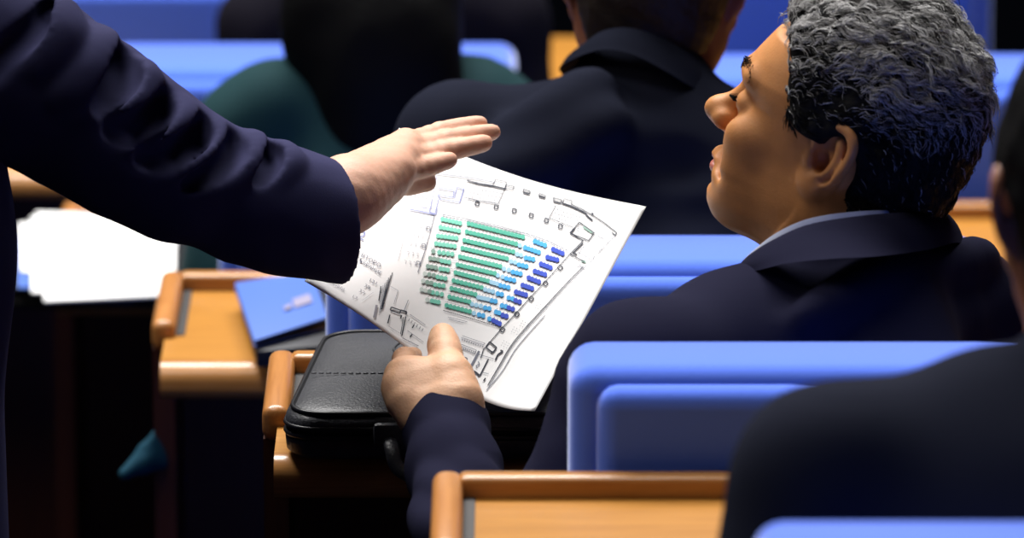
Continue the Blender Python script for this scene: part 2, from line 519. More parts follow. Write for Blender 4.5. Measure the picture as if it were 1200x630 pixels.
def hair_cap_arrays(h=0.003, t=0.010, rough=0.004, seed=1, front=0.0):
    g = Grid((-0.15, -0.11, -0.13), (0.13, 0.11, 0.175), h)
    g.ell((-0.014, 0, 0.045), (0.093 + t, 0.0765 + t * 0.8, 0.088 + t), 0.02)
    g.ell((-0.046, 0, -0.022), (0.050 + t * 0.6, 0.058 + t * 0.5, 0.068), 0.03)
    g.ell((0.000, 0, 0.022), (0.085, 0.0745 + t * 0.8, 0.058), 0.02)
    sl, X, Y, Z = g.sub(g.lo - 1, g.lo + 1)
    xh = np.interp(g.ax[2], [-0.10, -0.07, -0.040, 0.000, 0.010, 0.018, 0.028, 0.04, 0.06, 0.08, 0.10, 0.14], [-0.060, -0.042, -0.038, -0.032, -0.018, 0.014, 0.027, 0.032, 0.039, 0.049 + front, 0.066 + front, 0.09 + front])[None, None, :]
    D = (X - xh) + 0.35 * np.maximum(0, 0.045 - np.abs(Y)) * (Z > 0.05) * -0.4 + 0 * Y
    sm = np.float32(0.004)
    g.apply(sl, (-(D)).astype(np.float32), 0.006, 's')
    for s in (1, -1):
        g.ell((-0.025, s * 0.086, -0.006), (0.021, 0.026, 0.033), 0.004, 's')
    g.plane((0, 0, -0.088), (0.25, 0, -1), 0.006)
    V, Q = g.mesh(2)
    N = vnormals(V, Q)
    V = V + N * (rough * (noise3(V, 160, seed) * 0.5 + noise3(V, 320, seed + 1) * 0.35))[:, None]
    return V, Q

def strand_arrays(V, Q, locks, per, seed=3):
    """short wavy strands gathered in locks lying over the cap; returns verts, faces, grey per vertex"""
    rng = np.random.default_rng(seed)
    N = vnormals(V, Q)
    keep = np.argwhere((V[:, 2] > -0.085) & (V[:, 0] < 0.10) & (N[:, 2] > -0.75)).ravel()
    kp = V[keep]
    near_ear = (np.abs(kp[:, 1]) > 0.05) & (((kp[:, 0] + 0.014) / 0.032) ** 2 + ((kp[:, 2] + 0.002) / 0.040) ** 2 < 1)
    gi = rng.choice(keep[~near_ear], locks)
    count = locks * per
    SEG = 7
    rep = lambda a: np.repeat(a, per, 0)
    pc, nc = V[gi], N[gi]
    back = np.tile(np.array([-1.0, 0.0, 0.10]), (locks, 1)); dn = np.tile(np.array([-0.50, 0.0, -1.0]), (locks, 1))
    w = np.clip((0.080 - pc[:, 2]) / 0.10 + np.clip(-pc[:, 0] - 0.03, 0, 1) * 8, 0, 1)[:, None]
    dv = back * (1 - w) + dn * w
    fld = np.stack([noise3(pc, 60, 11), noise3(pc, 60, 12), noise3(pc, 60, 13)], 1)
    dv = dv + fld * 0.50 + rng.normal(size=(locks, 3)) * 0.22
    topc = np.clip(pc[:, 2] / 0.09, 0, 1)
    ampc = (0.0004 + 0.0022 * topc) * rng.uniform(0.5, 1.5, locks); phc = noise3(pc, 45, 21) * 3 + rng.normal(size=locks)
    liftc = (0.0006 + 0.0028 * topc) * rng.uniform(0.2, 1.4, locks); Lc = (0.009 + 0.013 * topc) * rng.uniform(0.7, 1.3, locks)
    pg = np.clip(0.02 + 0.88 * np.clip((pc[:, 2] - 0.030) / 0.065, 0, 1), 0.03, 0.9)  # salt-and-pepper mix; shade low on the head put in as fewer greys
    pg = pg * (1 - 0.8 * np.clip((pc[:, 0] - 0.008) / 0.025, 0, 1) * np.clip((0.055 - pc[:, 2]) / 0.04, 0, 1))
    pg = np.clip(pg + 0.35 * noise3(pc, 90, 31) * pg, 0.02, 0.95)
    n = rep(nc)
    jit = rng.normal(size=(count, 3)) * np.array([0.0013]); jit -= n * (jit * n).sum(1)[:, None]
    p = rep(pc) + jit
    dirv = rep(dv) + rng.normal(size=(count, 3)) * 0.10
    dirv -= n * (dirv * n).sum(1)[:, None]; dirv /= np.linalg.norm(dirv, axis=1)[:, None] + 1e-9
    side = np.cross(n, dirv)
    amp = rep(ampc) * rng.uniform(0.8, 1.2, count); ph = rep(phc) + rng.normal(size=count) * 0.25
    lift = rep(liftc) * rng.uniform(0.6, 1.3, count); L = rep(Lc) * rng.uniform(0.8, 1.2, count)
    rad = rng.uniform(0.00022, 0.00042, count)
    wild = rng.random(count) < 0.006
    lift[wild] *= 3.0; L[wild] *= 1.4
    g = np.where(rng.random(count) < rep(pg), rng.uniform(0.18, 0.55, count), rng.uniform(0.003, 0.012, count))
    pts = []
    for i in range(SEG):
        s = i / (SEG - 1)
        an = ph + s * 7.0
        conv = 1 - 0.55 * s
        c = rep(pc) + jit * conv + dirv * (L * s)[:, None] + side * (amp * np.sin(an))[:, None] + n * (0.0004 + lift * math.sin(min(1.0, s * 1.15) * PI * 0.62) + amp * 0.7 * np.cos(an))[:, None] - n * (5.0 * (L * s) ** 2)[:, None]
        pts.append(c)
    pts = np.stack(pts, 1)
    K = 3
    T = np.gradient(pts, axis=1); T /= np.linalg.norm(T, axis=2)[:, :, None] + 1e-9
    A = np.cross(T, np.repeat(n[:, None, :], SEG, 1)); A /= np.linalg.norm(A, axis=2)[:, :, None] + 1e-9
    B = np.cross(T, A)
    taper = np.array([1.0, 1.0, 1.0, 0.95, 0.85, 0.6, 0.2])
    VV = []
    for k in range(K):
        an = 2 * PI * k / K
        VV.append(pts + (A * math.cos(an) + B * math.sin(an)) * (rad[:, None] * taper[None, :])[:, :, None])
    VV = np.stack(VV, 2).reshape(-1, 3)
    ii = np.arange(SEG - 1)[None, :, None]; kk = np.arange(K)[None, None, :]
    b0 = (np.arange(count) * SEG * K)[:, None, None]
    q = np.stack([b0 + ii * K + kk, b0 + ii * K + (kk + 1) % K, b0 + (ii + 1) * K + (kk + 1) % K, b0 + (ii + 1) * K + kk], -1).reshape(-1, 4)
    return VV, q, np.repeat(g, SEG * K)

class HeadFrame:
    def __init__(s, o, yaw, tilt, roll=0.0, scale=1.0):
        """yaw: facing direction, degrees anticlockwise from +x seen from above; tilt back, roll in degrees"""
        y = math.radians(yaw); t = math.radians(tilt); r = math.radians(roll)
        f = np.array([math.cos(y), math.sin(y), 0]); l = np.array([-math.sin(y), math.cos(y), 0]); u = np.array([0, 0, 1.0])
        f, u = f * math.cos(t) + u * math.sin(t), u * math.cos(t) - f * math.sin(t)
        l, u = l * math.cos(r) + u * math.sin(r), u * math.cos(r) - l * math.sin(r)
        s.o = np.array(o); s.A = np.stack([f, l, u]); s.sc = scale
    def w(s, V):
        return s.o + (np.asarray(V) * s.sc) @ s.A
    def inv(s, p):
        return ((np.asarray(p) - s.o) @ s.A.T) / s.sc

def eyes_for(hf, parent):
    for s in (1, -1):
        bm = bmesh.new()
        bmesh.ops.create_uvsphere(bm, u_segments=20, v_segments=14, radius=0.0118 * hf.sc)
        c = np.array([0.0770, s * 0.033, 0.0115])
        for v in bm.verts:
            v.co = Vector(v.co)
        for f in bm.faces:
            d = np.array(f.calc_center_median()); d = d / np.linalg.norm(d)
            if d @ hf.A[0] > 0.86: f.material_index = 1
        bmesh.ops.translate(bm, vec=Vector(hf.w(c)), verts=bm.verts)
        bm_obj('eyeball', bm, [M['eyewhite'], M['iris']], parent)

def eyebrows_for(hf, parent, mat, n=200):
    rng = np.random.default_rng(5)
    for s in (1, -1):
        parts = []
        for i in range(n):
            t = rng.random()
            p = np.array([0.0962 - 0.020 * t ** 1.5, s * (0.014 + 0.038 * t), 0.0345 + 0.010 * math.sin(t * 2.4) + rng.normal() * 0.0030])
            d = np.array([0.001 - 0.004 * t, s * 0.008, 0.004 * (1 - t * 1.6)])
            parts.append(tube_arrays([hf.w(p), hf.w(p + d * 0.6 + np.array([0.0008, 0, 0])), hf.w(p + d + np.array([0.0002, 0, 0]))], [0.0004, 0.0003, 0.0001], 3))
        V, F = join_arrays(parts)
        mesh_from('eyebrow', V, F, mat, True, None, parent)
        parts = []
        for i in range(26):
            t = i / 25.0
            p = np.array([0.0895 - 0.0050 * (2 * t - 1) ** 2, s * (0.024 + 0.019 * t), 0.0118])
            parts.append(tube_arrays([hf.w(p), hf.w(p + np.array([0.0035, s * 0.001 * (t - 0.3), -0.0004])), hf.w(p + np.array([0.0062, s * 0.003 * (t - 0.3), 0.0016]))], [0.00035, 0.00028, 0.0001], 3))
        V, F = join_arrays(parts)
        mesh_from('eyelashes', V, F, M['hair_black'], True, None, parent)

# ------------------------------------------------------------------ cloth
def chain_px(g, pts, k=0.03, op='u'):
    """pts: (px, py, depth, radius in metres)"""
    g.chain([P(a, b, c) for a, b, c, r in pts], [r for a, b, c, r in pts], k, op)

def crumple(V, Q, amp, scale, seed, mask=None):
    N = vnormals(V, Q)
    n1 = 1 - np.abs(noise3(V, scale, seed)); n2 = noise3(V, scale * 2.1, seed + 5)
    d = amp * (n1 * 0.8 + n2 * 0.4 - 0.3)
    if mask is not None: d = d * mask
    return V + N * d[:, None]

def band(name, top, bot, mat, parent, bulge=0.006, thick=0.005, center=None, n=48, rows=7):
    T = spline(top, n); B = spline(bot, n)
    c = np.mean(np.concatenate([T, B]), 0) if center is None else np.array(center)
    outer, inner = [], []
    for i in range(n):
        for j in range(rows):
            t = j / (rows - 1)
            p = T[i] * (1 - t) + B[i] * t
            o = p - c; o = o - UV * (o @ UV) * 0.5; o /= np.linalg.norm(o) + 1e-9
            q = p + o * bulge * math.sin(PI * min(1, 0.12 + t * 0.95))
            outer.append(q); inner.append(q - o * thick)
    V = np.array(outer + inner); m = n * rows
    F = []
    for i in range(n - 1):
        for j in range(rows - 1):
            a = i * rows + j; b = a + 1; c2 = a + rows + 1; d = a + rows
            F.append((a, b, c2, d)); F.append((m + a, m + d, m + c2, m + b))
    for i in range(n - 1):
        a = i * rows; F.append((a, a + rows, m + a + rows, m + a))
        a = i * rows + rows - 1; F.append((a + rows, a, m + a, m + a + rows))
    for j in range(rows - 1):
        F.append((j, m + j, m + j + 1, j + 1)); a = (n - 1) * rows + j; F.append((a, a + 1, m + a + 1, m + a))
    bm = bmesh.new()
    vs = [bm.verts.new(v) for v in V]
    for f in F: bm.faces.new([vs[i] for i in f])
    return bm_obj(name, bm, mat, parent, True, 60)

def bounds(pts, pad):
    pts = np.array(pts)
    return pts.min(0) - pad, pts.max(0) + pad

def nail(center, direction, up, size, parent):
    """a small curved nail plate"""
    d = np.array(direction, float); d /= np.linalg.norm(d)
    u = np.array(up, float); u -= d * (u @ d); u /= np.linalg.norm(u)
    s = np.cross(d, u)
    V, F = [], []
    nu, nv = 7, 6
    for layer in (0, 1):
        for i in range(nu):
            for j in range(nv):
                a = -1 + 2 * i / (nu - 1); b = -1 + 2 * j / (nv - 1)
                wdt = size * 0.62 * math.sqrt(max(0.15, 1 - 0.55 * abs(b) ** 3))
                V.append(np.array(center) + d * b * size + s * a * wdt + u * (-(a * a) * size * 0.34 - (b * b) * size * 0.10 - layer * 0.0008))
    m = nu * nv
    for i in range(nu - 1):
        for j in range(nv - 1):
            a = i * nv + j
            F.append((a, a + nv, a + nv + 1, a + 1)); F.append((m + a, m + a + 1, m + a + nv + 1, m + a + nv))
    for i in range(nu - 1):
        a = i * nv; F.append((a, m + a, m + a + nv, a + nv)); a += nv - 1; F.append((a, a + nv, m + a + nv, m + a))
    for j in range(nv - 1):
        F.append((j, j + 1, m + j + 1, m + j)); a = (nu - 1) * nv + j; F.append((a, m + a, m + a + 1, a + 1))
    mesh_from('fingernail', V, F, M['nail'], True, None, parent)
# ================================================================== THE HALL
# stepped floor, one tread per row, going down away from the camera
def build_floor():
    bm = bmesh.new()
    prof = []
    y0, s, h = 4.92, 0.95, 0.172
    for k in range(-6, 13):
        ya = y0 + s * k
        z = -h * k
        prof += [(ya, z), (ya + s, z)]
    rows = []
    for (y, z) in prof:
        rows.append([bm.verts.new((x, y, z)) for x in (-7, 7)])
    for a, b in zip(rows[:-1], rows[1:]):
        bm.faces.new((a[0], a[1], b[1], b[0]))
    o = bm_obj('floor', bm, M['carpet'], None, False)
    tag(o, kind='structure')
build_floor()
def floor_z(k): return -0.172 * k

def make_seat(x0, x1, yf, yr, zt, zfloor, label, flare=0.0, tag_group='blue chairs in the rows'):
    """upholstered seat seen from behind: yf is the sitter's side of the back, yr the rear face"""
    xc = (x0 + x1) / 2
    t = root('hall_chair', (xc, (yf + yr) / 2, zfloor), label, 'chair', tag_group)
    zb = zfloor + 0.40
    bm = bmesh.new()
    add_box(bm, (x0, yr + 0.012, zb), (x1, yf, zt), 0.020, 5)
    bm_obj('seat_back', bm, M['blue'], t)
    # rear cushion panel, inset from the edge, with a soft border
    bm = bmesh.new()
    add_box(bm, (x0 + 0.021, yr - 0.004, zb + 0.03), (x1 - 0.021, yr + 0.03, zt - 0.012), 0.016, 4)
    bm_obj('rear_panel', bm, M['blue_panel'], t)
    bm = bmesh.new()
    add_box(bm, (x0 + 0.01, yf + 0.001, zfloor + 0.37), (x1 - 0.01, yf + 0.24, zfloor + 0.44), 0.025, 4)
    bm_obj('seat_cushion', bm, M['blue'], t)
    for xx in (x0 + 0.05, x1 - 0.09):
        bm = bmesh.new()
        add_box(bm, (xx, yr + 0.03, zfloor), (xx + 0.04, yf + 0.16, zfloor + 0.372), 0.008, 2)
        bm_obj('leg', bm, M['seat_metal'], t)
    return t

make_seat(0.0425, 0.60, 5.105, 4.998, 1.0545, floor_z(0), 'blue upholstered seat the grey-haired man leans against')
make_seat(0.150, 0.72, 4.17, 4.06, 1.199, floor_z(-1), 'blue seat top at the bottom edge, behind the dark shoulder')
make_seat(-0.166, 0.42, 6.065, 5.935, 0.886, floor_z(1), 'blue seat under the back of the short-haired man in charcoal')
make_seat(-0.302, 0.24, 7.00, 6.885, 0.712, floor_z(2), 'blue seat in front of the teal top, mostly behind the reaching sleeve')
make_seat(-0.470, 0.005, 7.93, 7.76, 0.628, floor_z(3), 'blurred blue seat with its bright top showing above the reaching sleeve')
make_seat(0.165, 0.74, 7.90, 7.74, 0.622, floor_z(3), 'blurred blue seat showing either side of the grey-haired head')
make_seat(-0.60, -0.10, 8.90, 8.74, 0.517, floor_z(4), 'farthest blue seat, cut by the top edge above the bright seat top')
make_seat(0.215, 0.62, 8.90, 8.74, 0.575, floor_z(4), 'farthest blue seat, dark rear seen beside the grey-haired man forehead')

def make_desk(L, R, yn, yf, zt, zfloor, label, rim=True, seat_rear=None):
    t = root('hall_desk', ((L + R) / 2, (yn + yf) / 2, zfloor), label, 'desk', 'wooden desks along the rows')
    # board with a thick rounded nosing towards the sitter
    bm = bmesh.new()
    prof = []
    nz = 0.036; r = 0.016
    for k in range(7):
        a = PI / 2 + k / 6 * PI / 2
        prof.append((yn + 0.024 + 0.024 * math.cos(a), zt - 0.023 + 0.023 * math.sin(a)))
    for k in range(7):
        a = PI + k / 6 * PI / 2
        prof.append((yn + 0.018 + 0.018 * math.cos(a), zt - nz + 0.012 + 0.012 * math.sin(a)))
    prof.append((yn + 0.05, zt - nz)); prof.append((yn + 0.06, zt - 0.022)); prof.append((yf - 0.001, zt - 0.022)); prof.append((yf - 0.001, zt))
    rings = [[bm.verts.new((x, y, z)) for (y, z) in prof] for x in (L + 0.012, R)]
    n = len(prof)
    for i in range(n):
        j = (i + 1) % n
        f = bm.faces.new((rings[0][i], rings[0][j], rings[1][j], rings[1][i]))
        if i < 15: f.material_index = 1
    bm.faces.new(rings[0][::-1]); bm.faces.new(rings[1])
    bm_obj('desk_board', bm, [M['wood'], M['wood_edge']], t, True, 50)
    # side panel whose top stands above the board as a rounded rim
    bm = bmesh.new()
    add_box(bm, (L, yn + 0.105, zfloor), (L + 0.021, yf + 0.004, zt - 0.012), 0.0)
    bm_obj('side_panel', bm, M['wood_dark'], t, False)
    bm = bmesh.new()
    add_box(bm, (L - 0.001, yn + 0.10, zt - 0.014), (L + 0.022, yf + 0.006, zt + 0.017), 0.009, 4)
    bm_obj('side_rim', bm, M['wood_rim'], t)
    bm = bmesh.new()
    add_box(bm, (L + 0.018, yf - 0.016, zt - 0.03), (R, yf + 0.006, zt + 0.0165), 0.006, 3)
    bm_obj('back_rim', bm, M['wood_edge'], t)
    bm = bmesh.new()
    add_box(bm, (L + 0.0225, yn + 0.11, zt - 0.004), (L + 0.031, yf - 0.017, zt + 0.0012), 0.0)
    bm_obj('cable_slot', bm, M['groove'], t, False)
    bm = bmesh.new()
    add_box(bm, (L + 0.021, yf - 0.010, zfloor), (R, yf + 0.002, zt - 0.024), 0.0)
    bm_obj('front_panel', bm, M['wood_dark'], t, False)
    return t

make_desk(-0.0585, 1.1, 4.70, 4.980, 0.9675, floor_z(-1), 'wooden desk corner with raised rim behind the blue seat back')
make_desk(-0.2085, 1.2, 5.484, 5.762, 0.842, floor_z(0), 'wooden desk carrying the black leather bag')
make_desk(-0.350, 1.1, 6.412, 6.705, 0.660, floor_z(1), 'wooden desk carrying the blue folder')
make_desk(-0.512, 1.2, 7.376, 7.690, 0.478, floor_z(2), 'wooden desk with white papers piled on its end')
make_desk(-0.80, -0.40, 8.44, 8.72, 0.338, floor_z(3), 'wooden desk edge glimpsed under the dark sleeve near the torso')

# a wooden counter between the far seats
t = root('wooden_counter', (0.11, 8.55, floor_z(4)), 'upright wooden counter glimpsed behind the neck of the man in charcoal', 'counter')
bm = bmesh.new(); add_box(bm, (0.043, 8.36, 0.425), (0.175, 8.71, 0.452), 0.008, 3); bm_obj('counter_top', bm, M['wood'], t)
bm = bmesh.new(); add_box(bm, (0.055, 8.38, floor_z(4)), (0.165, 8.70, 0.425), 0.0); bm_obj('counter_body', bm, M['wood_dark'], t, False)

# ------------------------------------------------------------------ black leather bag on the desk
def make_bag():
    za = 0.8435
    t = root('document_bag', (0.02, 5.63, za), 'black leather zipped document bag lying on the wooden desk', 'bag')
    # outline in plan, near side first
    x0n, x1n = -0.190, 0.30
    yn, yf = 5.478, 5.742
    def outline(inset, n=8, r=0.03):
        pts = []
        xs0, xs1 = x0n + inset, x1n - inset
        a, b = yn + inset, yf - inset
        sk = 0.026      # far end narrower: sides lean in
        for cx, cy, a0 in ((xs1 - r, a + r, -PI / 2), (xs1 - r, b - r, 0), (xs0 + r, b - r, PI / 2), (xs0 + r, a + r, PI)):
            for k in range(n):
                an = a0 + k / (n - 1) * PI / 2
                x = cx + r * math.cos(an); y = cy + r * math.sin(an)
                if cx < 0: x += sk * (y - a) / (b - a)
                pts.append((x, y))
        return pts
    def loft(name, levels, mat, parent, cap=(True, True)):
        bm = bmesh.new(); rings = []
        for inset, z in levels:
            rings.append([bm.verts.new((x, y, z)) for x, y in outline(inset)])
        n = len(rings[0])
        for A, B in zip(rings[:-1], rings[1:]):
            for i in range(n):
                j = (i + 1) % n
                bm.faces.new((A[i], A[j], B[j], B[i]))
        if cap[0]: bm.faces.new(rings[0][::-1])
        if cap[1]: bm.faces.new(rings[-1])
        return bm_obj(name, bm, mat, parent, True, 50)
    loft('lower_shell', [(0.006, za), (0.001, za + 0.005), (0.0, za + 0.016), (0.003, za + 0.020)], M['leather'], t)
    loft('zip_band', [(0.0045, za + 0.020), (0.0045, za + 0.026)], M['zip'], t)
    lid = loft('lid', [(0.003, za + 0.026), (0.0, za + 0.028), (0.001, za + 0.034), (0.007, za + 0.0385), (0.020, za + 0.0415), (0.06, za + 0.0430), (0.10, za + 0.0435)], M['leather'], t)
    for inset, z in ((0.0005, za + 0.0200), (0.0005, za + 0.0272), (0.006, za + 0.0388)):
        V, F = tube_arrays([(x, y, z) for x, y in outline(inset)], 0.0022, 6, True)
        mesh_from('piping', V, F, M['leather_piping'], True, None, t)
    # stitched seam across the lid
    parts = []
    xs = np.linspace(-0.168, 0.26, 70)
    for a, b in zip(xs[:-1], xs[1:]):
        m = a + (b - a) * 0.7
        y = 5.590 - 0.012 * (a + 0.168)
        parts.append(tube_arrays([(a, y, za + 0.0437), (m, y, za + 0.0437)], 0.0007, 4))
    V, F = join_arrays(parts); mesh_from('stitched_seam', V, F, M['stitch'], True, None, t)
    # pressed oval badge line near the far side of the lid
    V, F = tube_arrays([(-0.055 + 0.045 * math.cos(a), 5.665 + 0.045 * math.sin(a), za + 0.0433) for a in np.linspace(0, 2 * PI, 40)[:-1]], 0.0012, 5, True)
    mesh_from('pressed_oval', V, F, M['leather'], True, None, t)
    # strap handle on the near face
    hp = spline([(-0.100, 5.478, za + 0.020), (-0.098, 5.458, za + 0.016), (-0.09, 5.450, za + 0.000), (-0.05, 5.447, za - 0.012), (0.0, 5.447, za - 0.014), (0.03, 5.450, za + 0.000), (0.038, 5.458, za + 0.016), (0.04, 5.478, za + 0.020)], 36)
    V, F = tube_arrays(hp, 0.0065, 8, False, 0.6); mesh_from('handle', V, F, M['leather'], True, None, t)
    for xx in (-0.100, 0.04):
        bm = bmesh.new(); add_box(bm, (xx - 0.014, 5.470, za + 0.010), (xx + 0.014, 5.479, za + 0.034), 0.004, 2)
        bm_obj('handle_tab', bm, M['leather'], t)
    bm = bmesh.new(); add_box(bm, (-0.182, 5.585, za + 0.020), (-0.176, 5.598, za + 0.026), 0.002, 2)
    bm_obj('zip_pull', bm, M['chrome'], t)
make_bag()

# ------------------------------------------------------------------ blue folder and notebook on the next desk
def slab(name, quad, z0, z1, mat, parent=None, bev=0.002, lift=None):
    """quad: four plan corners (x, y), counter-clockwise"""
    bm = bmesh.new()
    lo = [bm.verts.new((x, y, z0 + (lift[i] if lift else 0))) for i, (x, y) in enumerate(quad)]
    hi = [bm.verts.new((x, y, z1 + (lift[i] if lift else 0))) for i, (x, y) in enumerate(quad)]
    bm.faces.new(lo[::-1]); bm.faces.new(hi)
    for i in range(4):
        j = (i + 1) % 4
        bm.faces.new((lo[i], lo[j], hi[j], hi[i]))
    if bev:
        bmesh.ops.bevel(bm, geom=list(bm.edges), offset=bev, segments=2, profile=0.5, affect='EDGES')
    return bm_obj(name, bm, mat, parent, True, 40)
zd = 0.6615
def q_at(pxs, z): return [tuple(Pz(a, b, z)[:2]) for a, b in pxs]
nbk = slab('notebook', q_at([(300, 412), (388, 404), (392, 330), (283, 338)], zd + 0.016), zd, zd + 0.017, M['notebook'], None, 0.003)
tag(nbk, 'thin black notebook lying underneath the blue folder', 'notebook')
fq = q_at([(298, 397), (384, 374), (366, 318), (275, 329)], zd + 0.028)
t = root('paper_folder', (fq[0][0], fq[0][1], zd + 0.018), 'closed royal blue folder lying on the wooden desk by the sleeve', 'folder')
slab('back_cover', fq, zd + 0.0185, zd + 0.0205, M['folder'], t, 0.0006)
fq2 = [((x - fq[0][0]) * 0.97 + fq[0][0] + 0.002, (y - fq[0][1]) * 0.97 + fq[0][1] + 0.002) for x, y in fq]
slab('page_block', fq2, zd + 0.0207, zd + 0.0235, M['notebook'], t, 0.0)
slab('front_cover', fq, zd + 0.0237, zd + 0.0265, M['folder'], t, 0.0008, lift=[0.0, 0.004, 0.002, 0.0])
e1 = (np.array(fq[1]) - np.array(fq[0])); e2 = (np.array(fq[3]) - np.array(fq[0]))
def fp(u, v): return tuple(np.array(fq[0]) + e1 * u + e2 * v)
for (u0, v0, u1, v1) in ((0.50, 0.30, 0.60, 0.36), (0.64, 0.30, 0.88, 0.44)):
    slab('printed_mark', [fp(u0, v0), fp(u1, v0), fp(u1, v1), fp(u0, v1)], zd + 0.0270, zd + 0.0273, M['folder_pale'], t, 0.0, lift=[0.0022, 0.0036, 0.0036, 0.0022])

# ------------------------------------------------------------------ black case and papers on the desk by the aisle
zc = 0.4795
t = root('document_case', (-0.43, 7.44, zc), 'flat black case lying under the pile of white papers', 'case')
bm = bmesh.new(); add_box(bm, (-0.56, 7.275, zc), (-0.326, 7.545, zc + 0.013), 0.005, 3); bm_obj('lower_shell', bm, M['case'], t)
bm = bmesh.new(); add_box(bm, (-0.56, 7.275, zc + 0.014), (-0.326, 7.545, zc + 0.027), 0.005, 3); bm_obj('lid', bm, M['case'], t)
bm = bmesh.new(); add_box(bm, (-0.47, 7.262, zc + 0.009), (-0.41, 7.275, zc + 0.018), 0.003, 2); bm_obj('handle', bm, M['leather'], t)

def loose_sheets(px, z, label, k):
    q = q_at(px, z)
    bm = bmesh.new()
    n = 14
    for lay in (0, 1):
        pass
    g = []
    q = [np.array(a) for a in q]
    for i in range(n + 1):
        row = []
        for j in range(n + 1):
            u, v = i / n, j / n
            p = q[0] * (1 - u) * (1 - v) + q[1] * u * (1 - v) + q[2] * u * v + q[3] * (1 - u) * v
            row.append((p[0], p[1], z + 0.002 * math.sin(3 * u + k) * v * 0.5 + 0.001))
        g.append(row)
    th = 0.0022
    top = [[bm.verts.new(c) for c in r] for r in g]
    bot = [[bm.verts.new((c[0], c[1], c[2] - th)) for c in r] for r in g]
    for i in range(n):
        for j in range(n):
            bm.faces.new((top[i][j], top[i + 1][j], top[i + 1][j + 1], top[i][j + 1]))
            bm.faces.new((bot[i][j], bot[i][j + 1], bot[i + 1][j + 1], bot[i + 1][j]))
    for i in range(n):
        bm.faces.new((top[i][0], bot[i][0], bot[i + 1][0], top[i + 1][0])); bm.faces.new((top[i + 1][n], bot[i + 1][n], bot[i][n], top[i][n]))
        bm.faces.new((top[0][i + 1], bot[0][i + 1], bot[0][i], top[0][i])); bm.faces.new((top[n][i], bot[n][i], bot[n][i + 1], top[n][i + 1]))
    o = bm_obj('paper_sheet', bm, M['paper'], None, True, 40)
    tag(o, label, 'paper', 'white papers piled on the black case')
loose_sheets([(24, 318), (198, 330), (209, 270), (22, 262)], zc + 0.030, 'lowest white paper of the pile, corner poking out beside the torso', 0.3)
loose_sheets([(37, 343), (206, 340), (206, 256), (36, 256)], zc + 0.0345, 'white paper in the middle of the pile on the black case', 1.1)
loose_sheets([(52, 353), (203, 346), (211, 290), (208, 250), ][:2] + [(208, 252), (42, 250)], zc + 0.039, 'topmost white paper of the pile beyond the reaching sleeve', 2.0)
bl = slab('paper_folder', q_at([(20, 338), (60, 338), (60, 280), (20, 280)], zc + 0.0275), zc + 0.0272, zc + 0.0288, M['folder'], None, 0.0)
tag(bl, 'small blue folder edge peeking from under the white papers', 'folder')

# corner of a teal cloth sticking out from the desk side panel
def teal_cloth():
    dq = 6.80
    a, b, c = P(192, 497, dq), P(192, 545, dq), P(146, 555, dq - 0.02)
    g = Grid(*bounds([a, b, c], 0.05), 0.0025)
    for s in np.linspace(0, 1, 9):
        e = a * (1 - s) + b * s
        m = (e + c) / 2 + UV * 0.004 * math.sin(PI * s) + FV * 0.004 * math.sin(6 * s)
        g.chain([e, m, c], [0.0042, 0.0040, 0.0024], 0.006)
    V, Q = g.mesh(2)
    o = mesh_from('cloth_bag', V, Q, M['teal_bag'])
    tag(o, 'teal cloth corner sticking out low beside the desk side panel', 'cloth')
teal_cloth()
# ================================================================== THE HELD SHEET
SH_L, SH_B, SH_R, SH_T = (357.0, 329.0), (627.0, 481.0), (757.0, 242.0), (468.0, 150.0)
SD_L, SD_B, SD_R, SD_T = 5.690, 5.672, 5.895, 5.925
def sheet_px(u, v):
    x = SH_L[0] * (1 - u) * (1 - v) + SH_B[0] * u * (1 - v) + SH_R[0] * u * v + SH_T[0] * (1 - u) * v
    y = SH_L[1] * (1 - u) * (1 - v) + SH_B[1] * u * (1 - v) + SH_R[1] * u * v + SH_T[1] * (1 - u) * v
    uu = min(max(u, 0), 1)
    y += (1 - v) * 22 * math.sin(PI * uu ** 2.2) + v * 12 * math.sin(PI * uu)
    return x, y
def sheet_d(u, v):
    return SD_L * (1 - u) * (1 - v) + SD_B * u * (1 - v) + SD_R * u * v + SD_T * (1 - u) * v
SH_N = np.cross(P(*SH_B, SD_B) - P(*SH_L, SD_L), P(*SH_T, SD_T) - P(*SH_L, SD_L)); SH_N /= np.linalg.norm(SH_N)
def sheet_uv(px, py):
    u, v = 0.5, 0.5
    for _ in range(12):
        x, y = sheet_px(u, v); e = 1e-3
        xu, yu = sheet_px(u + e, v); xv, yv = sheet_px(u, v + e)
        a, b, c, d = (xu - x) / e, (xv - x) / e, (yu - y) / e, (yv - y) / e
        det = a * d - b * c
        dx, dy = px - x, py - y
        u += (d * dx - b * dy) / det; v += (a * dy - c * dx) / det
        u = min(max(u, -0.2), 1.2); v = min(max(v, -0.2), 1.2)
    return u, v
def on_sheet(px, py, off=0.0009):
    u, v = sheet_uv(px, py)
    return P(px, py, sheet_d(u, v)) + SH_N * off

